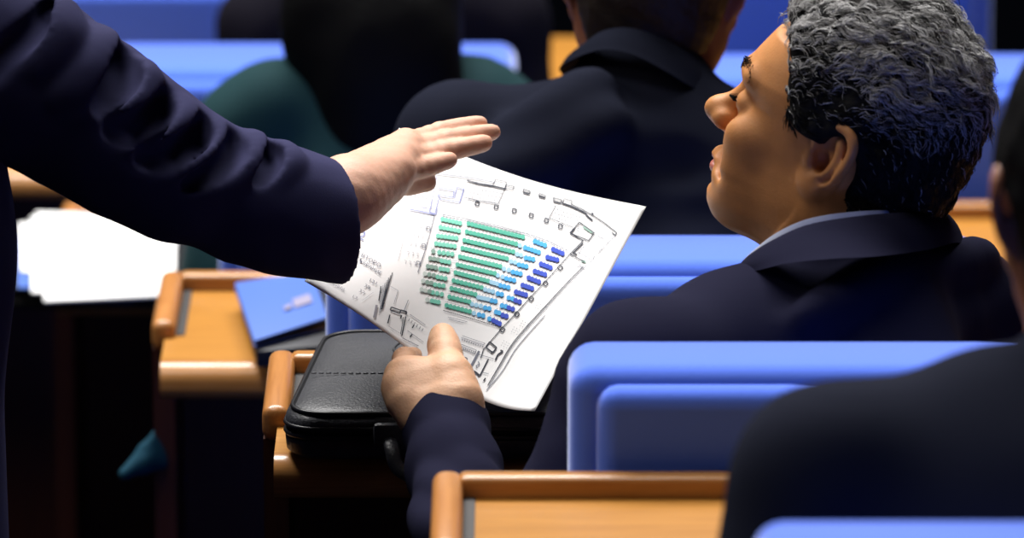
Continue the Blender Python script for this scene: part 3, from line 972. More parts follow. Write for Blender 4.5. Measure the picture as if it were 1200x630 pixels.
def build_sheet():
    c = P(520, 420, 5.68)
    t = root('printed_sheet', c, 'white sheet printed with a coloured fan-shaped seating plan, held between two hands', 'paper')
    n = 48
    V, F = [], []
    for lay in (0, 1):
        for i in range(n + 1):
            for j in range(n + 1):
                u, v = i / n, j / n
                V.append(P(*sheet_px(u, v), sheet_d(u, v)) - SH_N * (0.0004 * lay))
    m = (n + 1) ** 2
    for i in range(n):
        for j in range(n):
            a = i * (n + 1) + j
            F.append((a, a + n + 1, a + n + 2, a + 1)); F.append((m + a, m + a + 1, m + a + n + 2, m + a + n + 1))
    for i in range(n):
        a = i * (n + 1); F.append((a, m + a, m + a + n + 1, a + n + 1)); a += n; F.append((a, a + n + 1, m + a + n + 1, m + a))
        F.append((i, i + 1, m + i + 1, m + i)); a = n * (n + 1) + i; F.append((a, m + a, m + a + 1, a + 1))
    mesh_from('sheet', V, F, M['paper'], True, None, t)
    # ---- print
    names = ['ink', 'ink_soft', 'ink_faint', 'ink_green', 'ink_green_glare', 'ink_grey_green', 'ink_grey_glare', 'ink_pale_blue', 'ink_sky', 'ink_royal', 'ink_violet']
    mi = {k: i for i, k in enumerate(names)}
    PV, PF, PM = [], [], []
    def poly(pts, ink, off=0.0009):
        b = len(PV)
        for x, y in pts: PV.append(on_sheet(x, y, off))
        PF.append(tuple(range(b, b + len(pts)))); PM.append(mi[ink])
    def line(pts, w=0.9, ink='ink'):
        w = w * 1.1
        for (x0, y0), (x1, y1) in zip(pts[:-1], pts[1:]):
            L = math.hypot(x1 - x0, y1 - y0)
            if L < 1e-6: continue
            nx, ny = -(y1 - y0) / L * w / 2, (x1 - x0) / L * w / 2
            k = max(1, int(L / 12))
            for i in range(k):
                a, b = i / k, (i + 1) / k
                ax, ay = x0 + (x1 - x0) * a, y0 + (y1 - y0) * a
                bx, by = x0 + (x1 - x0) * b, y0 + (y1 - y0) * b
                poly([(ax + nx, ay + ny), (ax - nx, ay - ny), (bx - nx, by - ny), (bx + nx, by + ny)], ink)
    def disc(x, y, rx, ry, ink, off=0.0010, ang=0.0):
        ca, sa = math.cos(ang), math.sin(ang)
        poly([(x + rx * math.cos(a) * ca - ry * math.sin(a) * sa, y + rx * math.cos(a) * sa + ry * math.sin(a) * ca) for a in [2 * PI * k / 10 for k in range(10)]], ink, off)
    z5 = lambda X, Y: (470 + X / 3.5, 220 + Y / 3.5)
    lay = [0]
    def dots(a, b, ink, n=None, r=2.75):
        (x0, y0), (x1, y1) = z5(*a), z5(*b)
        L = math.hypot(x1 - x0, y1 - y0)
        if n is None: n = max(1, int(round(L / 4.5)) + 1)
        for i in range(n):
            t_ = i / (n - 1) if n > 1 else 0.0
            x, y = x0 + (x1 - x0) * t_, y0 + (y1 - y0) * t_
            lay[0] = (lay[0] + 1) % 3
            disc(x, y, r * 0.95, r * 1.02, ink, 0.0010 + 0.00004 * lay[0])
            disc(x + 1.2, y - 3.7, 0.55, 0.55, 'ink_soft')
        return (x0, y0), (x1, y1)
    G = [((275, 150), (498, 205)), ((268, 183), (470, 233)), ((258, 218), (458, 265)), ((250, 250), (432, 293)), ((240, 285), (405, 325)), ((230, 318), (382, 354)),
         ((222, 350), (355, 385)), ((214, 383), (328, 412)), ((205, 415), (303, 440)), ((197, 450), (278, 470)), ((185, 485), (280, 510))]
    for a, b in G: dots(a, b, 'ink_green')
    for a, b in [((168, 132), (240, 148)), ((160, 165), (235, 180)), ((150, 200), (225, 210)), ((142, 232), (218, 243)), ((155, 268), (208, 275))]: dots(a, b, 'ink_green_glare')  # glare over this side of the sheet painted in as washed-out green
    for a, b in [((165, 302), (195, 308)), ((160, 335), (190, 340)), ((148, 368), (180, 375)), ((138, 400), (172, 405)), ((128, 432), (165, 440)), ((125, 466), (152, 472))]: dots(a, b, 'ink_green_glare')
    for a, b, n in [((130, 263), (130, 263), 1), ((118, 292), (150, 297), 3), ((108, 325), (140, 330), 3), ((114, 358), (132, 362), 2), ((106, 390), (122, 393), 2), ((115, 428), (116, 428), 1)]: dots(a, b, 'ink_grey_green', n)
    for a, b, n in [((96, 355), (98, 355), 1), ((88, 385), (90, 386), 1), ((82, 420), (98, 424), 2), ((106, 462), (108, 463), 1)]: dots(a, b, 'ink_grey_glare', n)  # outermost dots bleached further, the sheet's glare put into their colour
    for a, b in [((485, 240), (486, 240)), ((475, 275), (490, 279)), ((450, 305), (466, 309)), ((420, 335), (440, 340)), ((395, 362), (415, 368)), ((368, 390), (392, 397)), ((343, 420), (375, 428)), ((316, 452), (355, 460)), ((289, 480), (325, 488)), ((297, 517), (298, 517))]: dots(a, b, 'ink_pale_blue')
    for a, b in [((547, 222), (588, 238)), ((507, 248), (563, 267)), ((510, 290), (540, 296)), ((482, 318), (512, 325)), ((457, 348), (488, 355)), ((430, 375), (462, 382)), ((405, 403), (438, 411)), ((395, 437), (411, 440)), ((370, 465), (385, 468)), ((343, 495), (360, 498)), ((318, 523), (335, 527)), ((440, 454), (456, 458)), ((412, 486), (428, 489)), ((388, 512), (400, 516)), ((361, 540), (362, 541))]: dots(a, b, 'ink_sky', None, 2.9)
    for a, b in [((622, 255), (660, 272)), ((599, 288), (638, 298)), ((572, 315), (611, 330)), ((547, 345), (588, 358)), ((522, 372), (563, 388)), ((497, 402), (535, 415)), ((470, 430), (510, 442)), ((468, 465), (484, 470)), ((440, 495), (456, 500)), ((415, 525), (430, 529)), ((377, 547), (402, 560))]: dots(a, b, 'ink_royal', None, 3.0)
    # row lines through the seat rows
    for a, b in G: line([z5(a[0] - 8, a[1] - 16), z5(b[0] + 8, b[1] - 15)], 0.45, 'ink_faint')
    for k in range(7):
        line([z5(150 - 8 * k, 118 + 33 * k), z5(262 - 8 * k, 138 + 33 * k)], 0.45, 'ink_faint')
    line([z5(168, 112), z5(262, 130), z5(400, 160), z5(510, 190), z5(600, 220), z5(685, 262)], 0.7, 'ink_soft')
    for k in range(26):
        t_ = k / 25; x, y = z5(175 + 505 * t_, 104 + 50 * t_ + 88 * t_ * t_)
        line([(x, y), (x - 0.7, y + 2.2)], 0.5, 'ink_faint')
    for k in range(30):
        t_ = k / 29; x, y = z5(175 + 225 * t_, 505 + 62 * t_ + 6 * t_ * t_)
        line([(x - 0.9, y), (x + 0.9, y + 0.6)], 0.9, 'ink')
    line([z5(190, 532), z5(270, 552)], 0.5, 'ink_soft'); line([z5(195, 540), z5(255, 556)], 0.5, 'ink_soft')
    # outer wall of the plan, far side
    line([(508, 204), (536, 207), (560, 210.5), (580, 214.5)], 0.9, 'ink_soft')
    line([(510, 208), (538, 211), (560, 214.5), (577, 217.8)], 0.5, 'ink_soft')
    line([(547, 212), (560, 216), (577, 218.6), (592, 222)], 1.4, 'ink')
    line([(577, 218), (580, 211), (593, 214), (592, 221.5), (577, 218)], 0.7)
    line([(591, 221.5), (592, 217.5), (602, 219), (601, 222.5), (591, 221.5)], 0.8)
    for qd in ([(613, 222.3), (621, 225), (620, 228), (612.4, 226)], [(631.5, 227.5), (639, 230), (638.3, 232.5), (631, 230.8)], [(648.5, 232.5), (658, 235), (656.8, 238.8), (648, 236.4)]):
        line(qd + [qd[0]], 0.9); line([qd[3], qd[2]], 1.6)
    for x, y in ((605, 218), (625, 223), (643, 228)):
        line([(x, y + 7), (x + 1.5, y - 2), (x + 5, y + 1), (x + 4, y + 5)], 0.4, 'ink_soft')
    line([(659, 238), (660.5, 233.5), (670, 236), (668.5, 240)], 0.8)
    line([(658, 238.5), (667, 241.5), (676, 245.5), (685, 250), (688, 254), (694, 259)], 1.8)
    line([(669, 240), (682, 246), (693, 252), (708, 262), (722.5, 273.5)], 1.0)
    line([(693, 250), (695, 252)], 1.5)
    line([(722.5, 273.5), (720.5, 276.5), (716.5, 273)], 1.0)
    line([(720.5, 276.5), (711, 287), (698, 298.5), (690, 310)], 0.5, 'ink_soft'); line([(717, 277), (706, 290), (694, 303)], 0.4, 'ink_faint')
    # stair blocks
    def hatch(p0, p1, p2, p3, nrows, per, ink='ink_soft'):
        for r_ in range(nrows):
            a = (r_ + 0.6) / nrows
            sx, sy = p0[0] + (p3[0] - p0[0]) * a, p0[1] + (p3[1] - p0[1]) * a
            ex, ey = p1[0] + (p2[0] - p1[0]) * a, p1[1] + (p2[1] - p1[1]) * a
            line([(sx, sy), (ex, ey)], 0.4, 'ink_faint')
            for k in range(per):
                b = (k + 0.5) / per
                x, y = sx + (ex - sx) * b, sy + (ey - sy) * b
                line([(x, y), (x - 0.7, y + 2.0)], 0.55, ink)
    hatch((551, 217), (590, 223), (585, 237), (547, 231), 3, 9)
    line([(591, 222), (583.5, 239.5), (560, 236), (543, 232)], 0.6)
    hatch((653, 242), (683, 252), (674, 264), (645, 254), 3, 8)
    line([(651, 241), (643, 256), (671, 267)], 0.7)
    line([(543, 232), (583, 239), (620, 248), (643, 256)], 0.45, 'ink_soft')
    def square(x, y, s=2.2, w=1.2, ang=0.22, ink='ink'):
        ca, sa = math.cos(ang), math.sin(ang)
        q = [(x + a * ca - b * sa, y + a * sa + b * ca) for a, b in ((-s, -s), (s, -s), (s, s), (-s, s))]
        line(q + [q[0]], w, ink)
    for x, y in ((558.8, 239), (581, 243), (602.2, 247.6), (622, 253.2), (639.8, 259), (656.2, 265.8)): square(x, y)
    for x, y in ((501.5, 268.5), (496, 288.5), (489.5, 309)): square(x, y, 2.0, 0.8, 0.2, 'ink_soft')
    for x, y in ((656, 314.3), (638.7, 332.8), (622, 350.6), (605.2, 368.8), (588.2, 386.8)): square(x, y, 2.3, 1.1, 0.75)
    # rooms at the far corners
    line([(678.5, 261), (696, 273.5), (689.2, 282.5), (667.5, 273.8), (678.5, 261)], 1.1)
    line([(667.5, 273.8), (673, 268)], 2.0); line([(683, 266.5), (693.5, 273.5)], 2.0, 'ink_grey_green'); line([(679, 264.5), (675.5, 270.5), (687, 277)], 0.5, 'ink_soft')
    line([(667.5, 273.8), (683, 282.5), (667.5, 298.2), (684.5, 307.5)], 1.0); line([(683, 285), (671, 297), (676, 299)], 1.4); line([(686, 287), (677, 296.5), (692, 304)], 0.6, 'ink_soft')
    line([(681, 306), (686, 307.6)], 2.2, 'ink_grey_green'); line([(697, 273), (712, 285)], 0.4, 'ink_soft')
    for k in range(7):
        line([(699 - 1.6 * k, 276 + 2.2 * k), (709 - 1.7 * k, 282.5 + 2.4 * k)], 0.35, 'ink_soft')
    line([(679, 312.5), (683.5, 315), (688, 310)], 0.6, 'ink_soft')
    line([(492, 241), (512, 245), (511, 252), (491, 247.5)], 0.7, 'ink_violet')
    line([(513, 221), (532, 224), (530, 232), (512, 229)], 1.0, 'ink_violet'); line([(513, 229), (515, 233.5), (538, 238), (543.5, 222), (535, 220), (532, 233)], 1.0, 'ink_violet')
    line([(538.5, 237), (543, 222)], 1.5, 'ink_violet')
    line([(506, 234), (503, 249), (509.5, 251), (513.5, 234)], 1.0, 'ink_violet'); line([(480, 246), (491, 248), (509, 252)], 1.1, 'ink_violet'); line([(480, 242), (503, 245.5)], 0.5, 'ink_violet')
    line([(509, 252), (504, 272), (497, 296), (489, 320)], 0.8, 'ink_soft')
    line([(511.5, 207), (508.5, 217), (507, 232)], 0.6, 'ink_violet'); line([(517, 210), (527, 215)], 0.4, 'ink_faint')
    for k in range(6):
        line([(478 + 4.5 * k, 222 + 0.9 * k), (476.5 + 4.5 * k, 230 + 0.9 * k)], 0.4, 'ink_faint')
    line([(477, 228), (507, 233)], 0.4, 'ink_faint'); line([(477, 231), (474, 252), (480, 253)], 0.5, 'ink_faint')
    for c_ in range(3):
        for k in range(6):
            x, y = 489 + 5.4 * c_ - 3.1 * k, 253 + 1.0 * c_ + 10.5 * k
            line([(x, y), (x + 2.4, y + 0.8), (x + 1.2, y + 4.6)], 0.4, 'ink_faint')
    line([(470, 258), (478, 260), (466, 306)], 0.35, 'ink_faint')
    # long aisle wall and curved outer wall towards the holder
    line([(667.5, 298.2), (656, 311), (640, 329), (622, 348), (604, 368), (586, 387), (574, 401)], 0.8)
    arc1 = spline([(683, 313), (664, 332), (640, 358), (616, 384), (598, 406), (584, 430), (571, 452)], 22)
    arc2 = spline([(686, 316), (667, 335), (643, 361), (619, 387.5), (601, 409), (586, 434), (567.5, 456)], 22)
    line([tuple(p) for p in arc1], 0.9, 'ink'); line([tuple(p + np.array([1.4, 1.2])) for p in arc1], 0.6, 'ink_soft'); line([tuple(p + np.array([2.2, 1.6])) for p in arc2[8:]], 0.8, 'ink_soft')
    line([(683, 313), (679, 311), (676, 314)], 0.6, 'ink_soft')
    for x, y in ((672, 305), (662, 322), (650, 332), (644, 342), (630, 356), (612, 377), (602, 384), (590, 400)):
        for a in range(3):
            for b in range(3):
                disc(x + 3.0 * a - 1.6 * b, y + 1.6 * a + 2.6 * b, 0.5, 0.5, 'ink_faint')
    # rooms by the thumb
    line([(569, 407), (573.5, 401), (581.5, 408), (577, 414), (570, 408.5)], 1.5); line([(577, 414), (575.5, 412.5)], 2.2)
    line([(586, 411), (589, 412.5), (583, 416), (580, 422.5)], 1.7)
    line([(572, 421), (562, 440.5), (555, 436)], 1.4); poly([(554, 434), (557, 435.5), (562.5, 440), (561, 442)], 'ink')
    line([(563, 420), (566.5, 409), (570, 407)], 1.0); line([(561, 412), (552, 429)], 2.4, 'ink_soft'); line([(561, 416), (578, 421)], 0.5, 'ink_soft')
    line([(565, 437), (572, 438.5)], 0.6, 'ink_soft'); line([(560, 424), (561.5, 428), (557.5, 429), (558.5, 432)], 1.0, 'ink_soft'); line([(566, 447), (568.5, 443.5), (567, 446.5)], 1.2)
    hatch((541, 393), (568, 402), (566, 409), (540, 400), 1, 10); line([(541, 394), (568, 403), (566, 404.5), (540, 396)], 0.5, 'ink_soft')
    hatch((540, 401), (560, 410), (556, 416), (540, 410), 1, 8, 'ink'); line([(540, 404), (558, 411), (555, 415), (540, 408)], 0.6, 'ink_soft')
    line([(543, 419), (547, 420.5), (546, 424)], 1.1)
    # rooms beside the legend
    for k in range(6):
        line([(459.5 - 2.2 * k, 320 + 3.0 * k), (449.5 - 1.2 * k, 353 + 3.4 * k)], 0.8 if k in (0, 2) else 0.5, 'ink' if k < 4 else 'ink_soft')
    line([(452, 340), (449, 354.5)], 1.6); line([(446, 336), (443.5, 353)], 1.2); line([(449.5, 355), (447, 363), (449, 356)], 1.3)
    line([(441, 358), (438, 373)], 2.6, 'ink_faint')
    line([(458, 360.5), (457, 364), (468, 368), (469, 364.2), (458, 360.5)], 1.2); line([(469, 364), (476, 366), (475.5, 369)], 1.6)
    line([(456.5, 369.5), (454, 379.5)], 1.3); line([(470, 370), (469, 374)], 1.6); line([(475, 371.5), (470.5, 394)], 1.3); line([(472.5, 372), (469, 392)], 0.7)
    line([(478, 352), (473, 365)], 0.7, 'ink_soft'); line([(466, 341), (461, 357)], 0.5, 'ink_faint'); line([(457, 336), (466, 341)], 0.4, 'ink_faint')
    for a in range(6):
        line([(480 + 3 * a, 369 + 2.1 * a), (483 + 3 * a, 371 + 2.1 * a)], 0.7, 'ink_faint'); line([(478 + 3.2 * a, 377 + 2.3 * a), (479.5 + 3.2 * a, 374 + 2.3 * a)], 0.7, 'ink_soft'); line([(477 + 3.2 * a, 388 + 2.3 * a), (480 + 3.2 * a, 390 + 2.3 * a)], 0.6, 'ink_faint')
    line([(471, 396.5), (490, 406)], 0.7, 'ink_soft'); line([(485, 381), (482.5, 385)], 1.3); line([(483, 392), (480, 395.5)], 1.3)
    line([(455, 383), (468, 391)], 0.4, 'ink_faint')
    line([(424, 353), (437, 343)], 0.35, 'ink_faint')
    # legend colour spots
    disc(382.8, 292.8, 4.2, 3.2, 'ink_green'); disc(376.5, 299, 4.0, 3.2, 'ink_royal'); disc(372, 309, 4.0, 3.2, 'ink_sky')
    mesh_from('printed_plan', PV, PF, [M[k] for k in names], False, PM, t)
    # ---- text
    TV, TF, TM = [], [], []
    def text(body, org, ex, size, ink):
        cu = bpy.data.curves.new('txt', 'FONT')
        cu.body = body; cu.resolution_u = 2; cu.size = 1.0
        ob = bpy.data.objects.new('txt', cu); COL.objects.link(ob)
        bpy.context.view_layer.update()
        me = bpy.data.meshes.new_from_object(ob.evaluated_get(bpy.context.evaluated_depsgraph_get()))
        xs = [v.co.x for v in me.vertices]
        w = max(xs) if xs else 1
        ex = np.array(ex, float)
        sx = ex / w
        up = np.array([0.45, -0.9]) * size
        b = len(TV)
        for v in me.vertices:
            q = np.array(org) + sx * v.co.x + up * v.co.y
            TV.append(on_sheet(q[0], q[1]))
        for p in me.polygons:
            TF.append(tuple(b + i for i in p.vertices)); TM.append(ink)
        bpy.data.objects.remove(ob); bpy.data.meshes.remove(me); bpy.data.curves.remove(cu)
    text('52', (408.5, 274.0), (17, 8.5), 15, 2)
    text('\u0414\u0415\u0421\u0415\u0422 \u0418 \u0412\u0422\u041e\u0420\u041e', (390.5, 281.5), (54, 33), 6.5, 0)
    text('\u041d\u0410\u0420\u041e\u0414\u041d\u041e \u0421\u042a\u0411\u0420\u0410\u041d\u0418\u0415', (386.5, 285.5), (59, 38), 6.0, 0)
    text('\u041f\u0413', (389, 300), (8, 5), 5.5, 0)
    text('\u0413\u0415\u0420\u0411  \u0421\u0414\u0421', (383.5, 306), (26, 15.5), 5.5, 0)
    text('\u0414\u041f\u0421 \u0410\u0422', (377, 311), (17, 10), 5.5, 0)
    text('\u041a\u0411', (373.5, 317), (7.5, 4.5), 5.0, 0)
    text('\u041d\u0415\u0417\u0410\u0412\u0418\u0421\u0418\u041c\u0418', (372, 323), (30, 19), 5.0, 1)
    text('121', (431, 329.5), (9, 5), 5.5, 0)
    text('39', (425.5, 336), (7, 4), 5.5, 0)
    text('37', (419.5, 342), (6.5, 3.6), 5.5, 1)
    text('17', (411, 348.5), (6.5, 3.6), 5.0, 1)
    mesh_from('printed_legend', TV, TF, [M['ink_soft'], M['ink_faint'], M['ink_violet']], False, TM, t)
    return t
build_sheet()

# ================================================================== THE PEOPLE
def body_mesh(name, parts, mat, parent):
    V, F = join_arrays(parts)
    return mesh_from(name, V, F, mat, True, None, parent)

# ---------------------------------------------------------------- the grey-haired man
def grey_man():
    base = (0.27, 5.32, floor_z(0))
    t = root('person', base, 'grey-haired man in a navy suit seated facing away, head turned, holding the printed sheet', 'person')
    hf = HeadFrame(P(986, 165, 5.60), 180 - 25, 14.8, 3.8, 0.95)
    parts = []
    V, Q = head_arrays(0.0017, hf.inv(P(985, 330, 5.60)), 0.058, True)
    parts.append((hf.w(V), Q))
    # hand holding the sheet
    d0 = 0.0
    g = Grid(*bounds([P(440, 375, 5.55), P(580, 560, 5.78)], 0.02), 0.0015)
    px = lambda a, b, c: P(a, b, c)
    g.cone(px(528, 545, 5.560), px(522, 500, 5.597), 0.0235, 0.0240, 0.01)
    for (a, b, c), r in (((487, 448, 5.622), 0.0165), ((484, 462, 5.612), 0.0165), ((490, 474, 5.605), 0.0165), ((497, 485, 5.60), 0.016)):
        g.cone(px(520, 500, 5.597), px(a, b, c), 0.0220, r, 0.014)
    g.cone(px(530, 500, 5.595), px(535, 468, 5.597), 0.0225, 0.0190, 0.014)          # thumb ball
    g.cone(px(535, 470, 5.597), px(528, 440, 5.610), 0.0190, 0.0150, 0.012)
    g.cone(px(528, 446, 5.612), px(486, 443, 5.622), 0.0165, 0.0160, 0.014)         # web
    fing = [
        [(471, 440, 5.622, .0115), (474, 421, 5.668, .0095), (494, 417, 5.712, .0086), (516, 428, 5.722, .0074)],
        [(468, 455, 5.612, .0118), (482, 438, 5.668, .0098), (503, 438, 5.702, .0088), (522, 447, 5.706, .0076)],
        [(474, 470, 5.604, .0114), (489, 455, 5.658, .0094), (509, 456, 5.688, .0086), (524, 464, 5.688, .0074)],
        [(486, 485, 5.600, .0105), (499, 470, 5.642, .0084), (515, 472, 5.664, .0076), (527, 478, 5.662, .0066)]]
    mids = [(497, 450, 5.612), (500, 462, 5.606), (504, 474, 5.602), (508, 484, 5.60)]
    for f, m in zip(fing, mids):
        q = [P(a, b, c) for a, b, c, r in f]
        g.cone(P(*m), q[0], 0.013, f[0][3], 0.010)
        g.chain(q, [r for a, b, c, r in f], 0.005)
        g.ell(q[0] - FV * 0.001, (f[0][3] * 1.04,) * 3, 0.008)
    th = [(528, 440, 5.610, .0155), (522, 414, 5.634, .0128), (520, 404, 5.645, .0122), (518.5, 394, 5.654, .0112)]
    g.chain([P(a, b, c) for a, b, c, r in th], [r for a, b, c, r in th], 0.006)
    Vh, Qh = g.mesh(2)
    # knuckle creases on the thumb and skin folds
    Vh = Vh + vnormals(Vh, Qh) * (0.0002 * noise3(Vh, 420, 3))[:, None]
    parts.append((Vh, Qh))
    # body under the clothes
    g = Grid(*bounds([P(470, 720, 5.3), P(1230, 250, 5.85), (0.2, 5.3, 0.40)], 0.12), 0.010)
    chain_px(g, [(985, 315, 5.60, .055), (988, 400, 5.585, .055), (970, 560, 5.56, .07)], 0.04)
    chain_px(g, [(985, 420, 5.57, .045), (755, 470, 5.435, .035), (706, 570, 5.43, .035), (605, 705, 5.40, .028), (526, 520, 5.585, .022)], 0.02)
    chain_px(g, [(985, 400, 5.57, .05), (1118, 372, 5.70, .04), (1150, 560, 5.75, .04)], 0.02)
    g.ell(P(950, 650, 5.55), (0.13, 0.075, 0.15), 0.05)
    g.ell((0.22, 5.31, 0.56), (0.15, 0.11, 0.14), 0.05)
    parts.append(g.mesh(2))
    body_mesh('body', parts, M['skin_main'], t)
    me = bpy.data.objects[t.children[0].name].data
    # the hand is paler than the face
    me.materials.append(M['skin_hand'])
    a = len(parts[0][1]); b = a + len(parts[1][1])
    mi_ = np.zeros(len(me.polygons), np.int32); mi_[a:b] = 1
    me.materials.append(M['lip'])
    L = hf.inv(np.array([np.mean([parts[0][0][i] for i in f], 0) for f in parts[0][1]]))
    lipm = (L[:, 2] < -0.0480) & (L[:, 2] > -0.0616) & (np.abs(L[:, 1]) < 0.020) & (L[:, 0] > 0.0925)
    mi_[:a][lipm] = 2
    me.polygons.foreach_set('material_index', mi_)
    eyes_for(hf, t)
    eyebrows_for(hf, t, M['hair_cap'])
    # hair: an under-layer and thousands of short grey strands
    Vc, Qc = hair_cap_arrays(0.0026, 0.010, 0.0030, 1, 0.004)
    Vs, Qs, gs = strand_arrays(Vc, Qc, 2600, 8)
    V, F = join_arrays([(hf.w(Vc), Qc), (hf.w(Vs), Qs)])
    o = mesh_from('hair', V, F, [M['hair_cap'], M['hair_main']], True, np.concatenate([np.zeros(len(Qc)), np.ones(len(Qs))]), t)
    ca = o.data.color_attributes.new('strand', 'FLOAT_COLOR', 'POINT')
    grey = np.concatenate([np.full(len(Vc), 0.02), gs])
    rgba = np.stack([grey, grey * 0.985, grey * 0.99, np.ones_like(grey)], 1).astype(np.float32)
    ca.data.foreach_set('color', rgba.ravel())
    # jacket
    g = Grid(*bounds([P(470, 740, 5.3), P(1230, 230, 5.85), (0.2, 5.25, 0.42)], 0.13), 0.0055)
    chain_px(g, [(992, 392, 5.560, .080), (870, 404, 5.505, .056), (752, 447, 5.435, .058)], 0.03)
    chain_px(g, [(992, 392, 5.560, .080), (1060, 378, 5.64, .056), (1118, 371, 5.70, .053)], 0.03)
    chain_px(g, [(752, 447, 5.435, .058), (708, 570, 5.43, .054), (660, 650, 5.42, .051), (605, 710, 5.40, .048)], 0.03)
    chain_px(g, [(1118, 366, 5.70, .054), (1150, 520, 5.74, .055), (1140, 680, 5.80, .05)], 0.03)
    g.ell(P(945, 575, 5.540), (0.195, 0.115, 0.145), 0.07, 'u', ((math.cos(-0.5), math.sin(-0.5), 0), (math.sin(0.5), math.cos(0.5), 0), (0, 0, 1)))
    g.ell((0.215, 5.285, 0.66), (0.19, 0.145, 0.26), 0.06)
    # neck hole
    g.cone(P(990, 285, 5.60), P(985, 180, 5.60), 0.052, 0.062, 0.01, 's')
    # seam groove of the shoulder and the fold below the collar
    sh = [P(a, b, c) for a, b, c in ((945, 372, 5.435), (1010, 338, 5.475), (1090, 315, 5.57), (1150, 300, 5.66))]
    g.chain(list(spline(sh, 14)), [0.010] * 14, 0.022)
    V, Q = g.mesh(2)
    wpx = np.clip((0.10 - V[:, 0]) / 0.12, 0, 1)
    V = crumple(V, Q, 0.0028, 26, 4)
    V = crumple(V, Q, 0.0028, 55, 9, wpx)
    # the forearm sleeve, open at the cuff
    g = Grid(*bounds([P(460, 450, 5.64), P(640, 745, 5.36)], 0.05), 0.0026)
    g.chain([P(a, b, c) for a, b, c, r in ((640, 670, 5.42, 0), (603, 708, 5.40, 0))], [0.049, 0.047], 0.03)
    chain_px(g, [(603, 708, 5.40, .047), (556, 630, 5.475, .0400), (532, 550, 5.550, .0355), (523, 500, 5.598, .0315), (520, 465, 5.625, .0305)], 0.015)
    for pts, r in ((((505, 560, 5.52), (520, 585, 5.485), (555, 600, 5.45)), 0.010), (((495, 600, 5.49), (515, 625, 5.445), (560, 640, 5.42)), 0.011), (((540, 545, 5.525), (556, 565, 5.505), (575, 575, 5.50)), 0.009)):
        q = spline([P(*k) for k in pts], 10)
        g.chain(list(q), list(r * np.sin(np.linspace(0.3, PI - 0.3, 10))), 0.018)
    ax = P(520, 465, 5.625) - P(532, 550, 5.550); ax /= np.linalg.norm(ax)
    cpt = P(521.5, 487, 5.608)
    g.plane(cpt, ax, 0.002)
    g.cone(cpt - ax * 0.030, cpt + ax * 0.02, 0.0262, 0.0268, 0.002, 's')
    Vs, Qs = g.mesh(2)
    Vs = crumple(Vs, Qs, 0.0016, 60, 12)
    V, Q = join_arrays([(V, Q), (Vs, Qs)])
    mesh_from('jacket', V, Q, M['navy'], True, None, t)
    # jacket collar and shirt collar round the neck
    top = [(866, 312, 5.545), (880, 298, 5.515), (905, 282, 5.495), (945, 264, 5.487), (1000, 254, 5.495), (1060, 249, 5.53), (1105, 250, 5.60), (1108, 258, 5.67), (1060, 275, 5.70), (980, 290, 5.705), (905, 312, 5.69)]
    bot = [(857, 324, 5.535), (890, 316, 5.475), (925, 308, 5.445), (975, 303, 5.430), (1030, 300, 5.445), (1085, 293, 5.51), (1124, 284, 5.60), (1128, 300, 5.69), (1070, 325, 5.73), (980, 335, 5.735), (900, 345, 5.70)]
    band('jacket_collar', [P(*p) for p in top], [P(*p) for p in bot], M['navy'], t, 0.004, 0.004)
    stop = [(872, 304, 5.580), (886, 291, 5.528), (910, 273, 5.510), (945, 257, 5.503), (990, 249, 5.508), (1045, 246, 5.54), (1095, 247, 5.605), (1092, 256, 5.66), (1050, 270, 5.685), (975, 285, 5.69), (900, 303, 5.67)]
    sbot = [(a + 1, b + 30, c) for a, b, c in stop]
    band('shirt_collar', [P(*p) for p in stop], [P(*p) for p in sbot], M['shirt'], t, 0.002, 0.002)
    # trousers and shoes under the desk
    g = Grid((-0.05, 5.1, -0.02), (0.50, 6.0, 0.72), 0.010)
    for x in (0.12, 0.31):
        g.chain([(x + 0.0, 5.32, 0.52), (x - 0.02, 5.72, 0.50), (x - 0.02, 5.74, 0.06)], [0.085, 0.065, 0.05], 0.05)
    mesh_from('trousers', *g.mesh(2), M['navy'], True, None, t)
    for x in (0.10, 0.29):
        g = Grid((x - 0.08, 5.62, -0.01), (x + 0.08, 6.0, 0.13), 0.006)
        g.chain([(x, 5.72, 0.045), (x, 5.80, 0.040), (x, 5.90, 0.032)], [0.042, 0.042, 0.034], 0.03)
        g.plane((0, 0, 0.001), (0, 0, -1))
        mesh_from('shoe', *g.mesh(1), M['leather'], True, None, t)
grey_man()
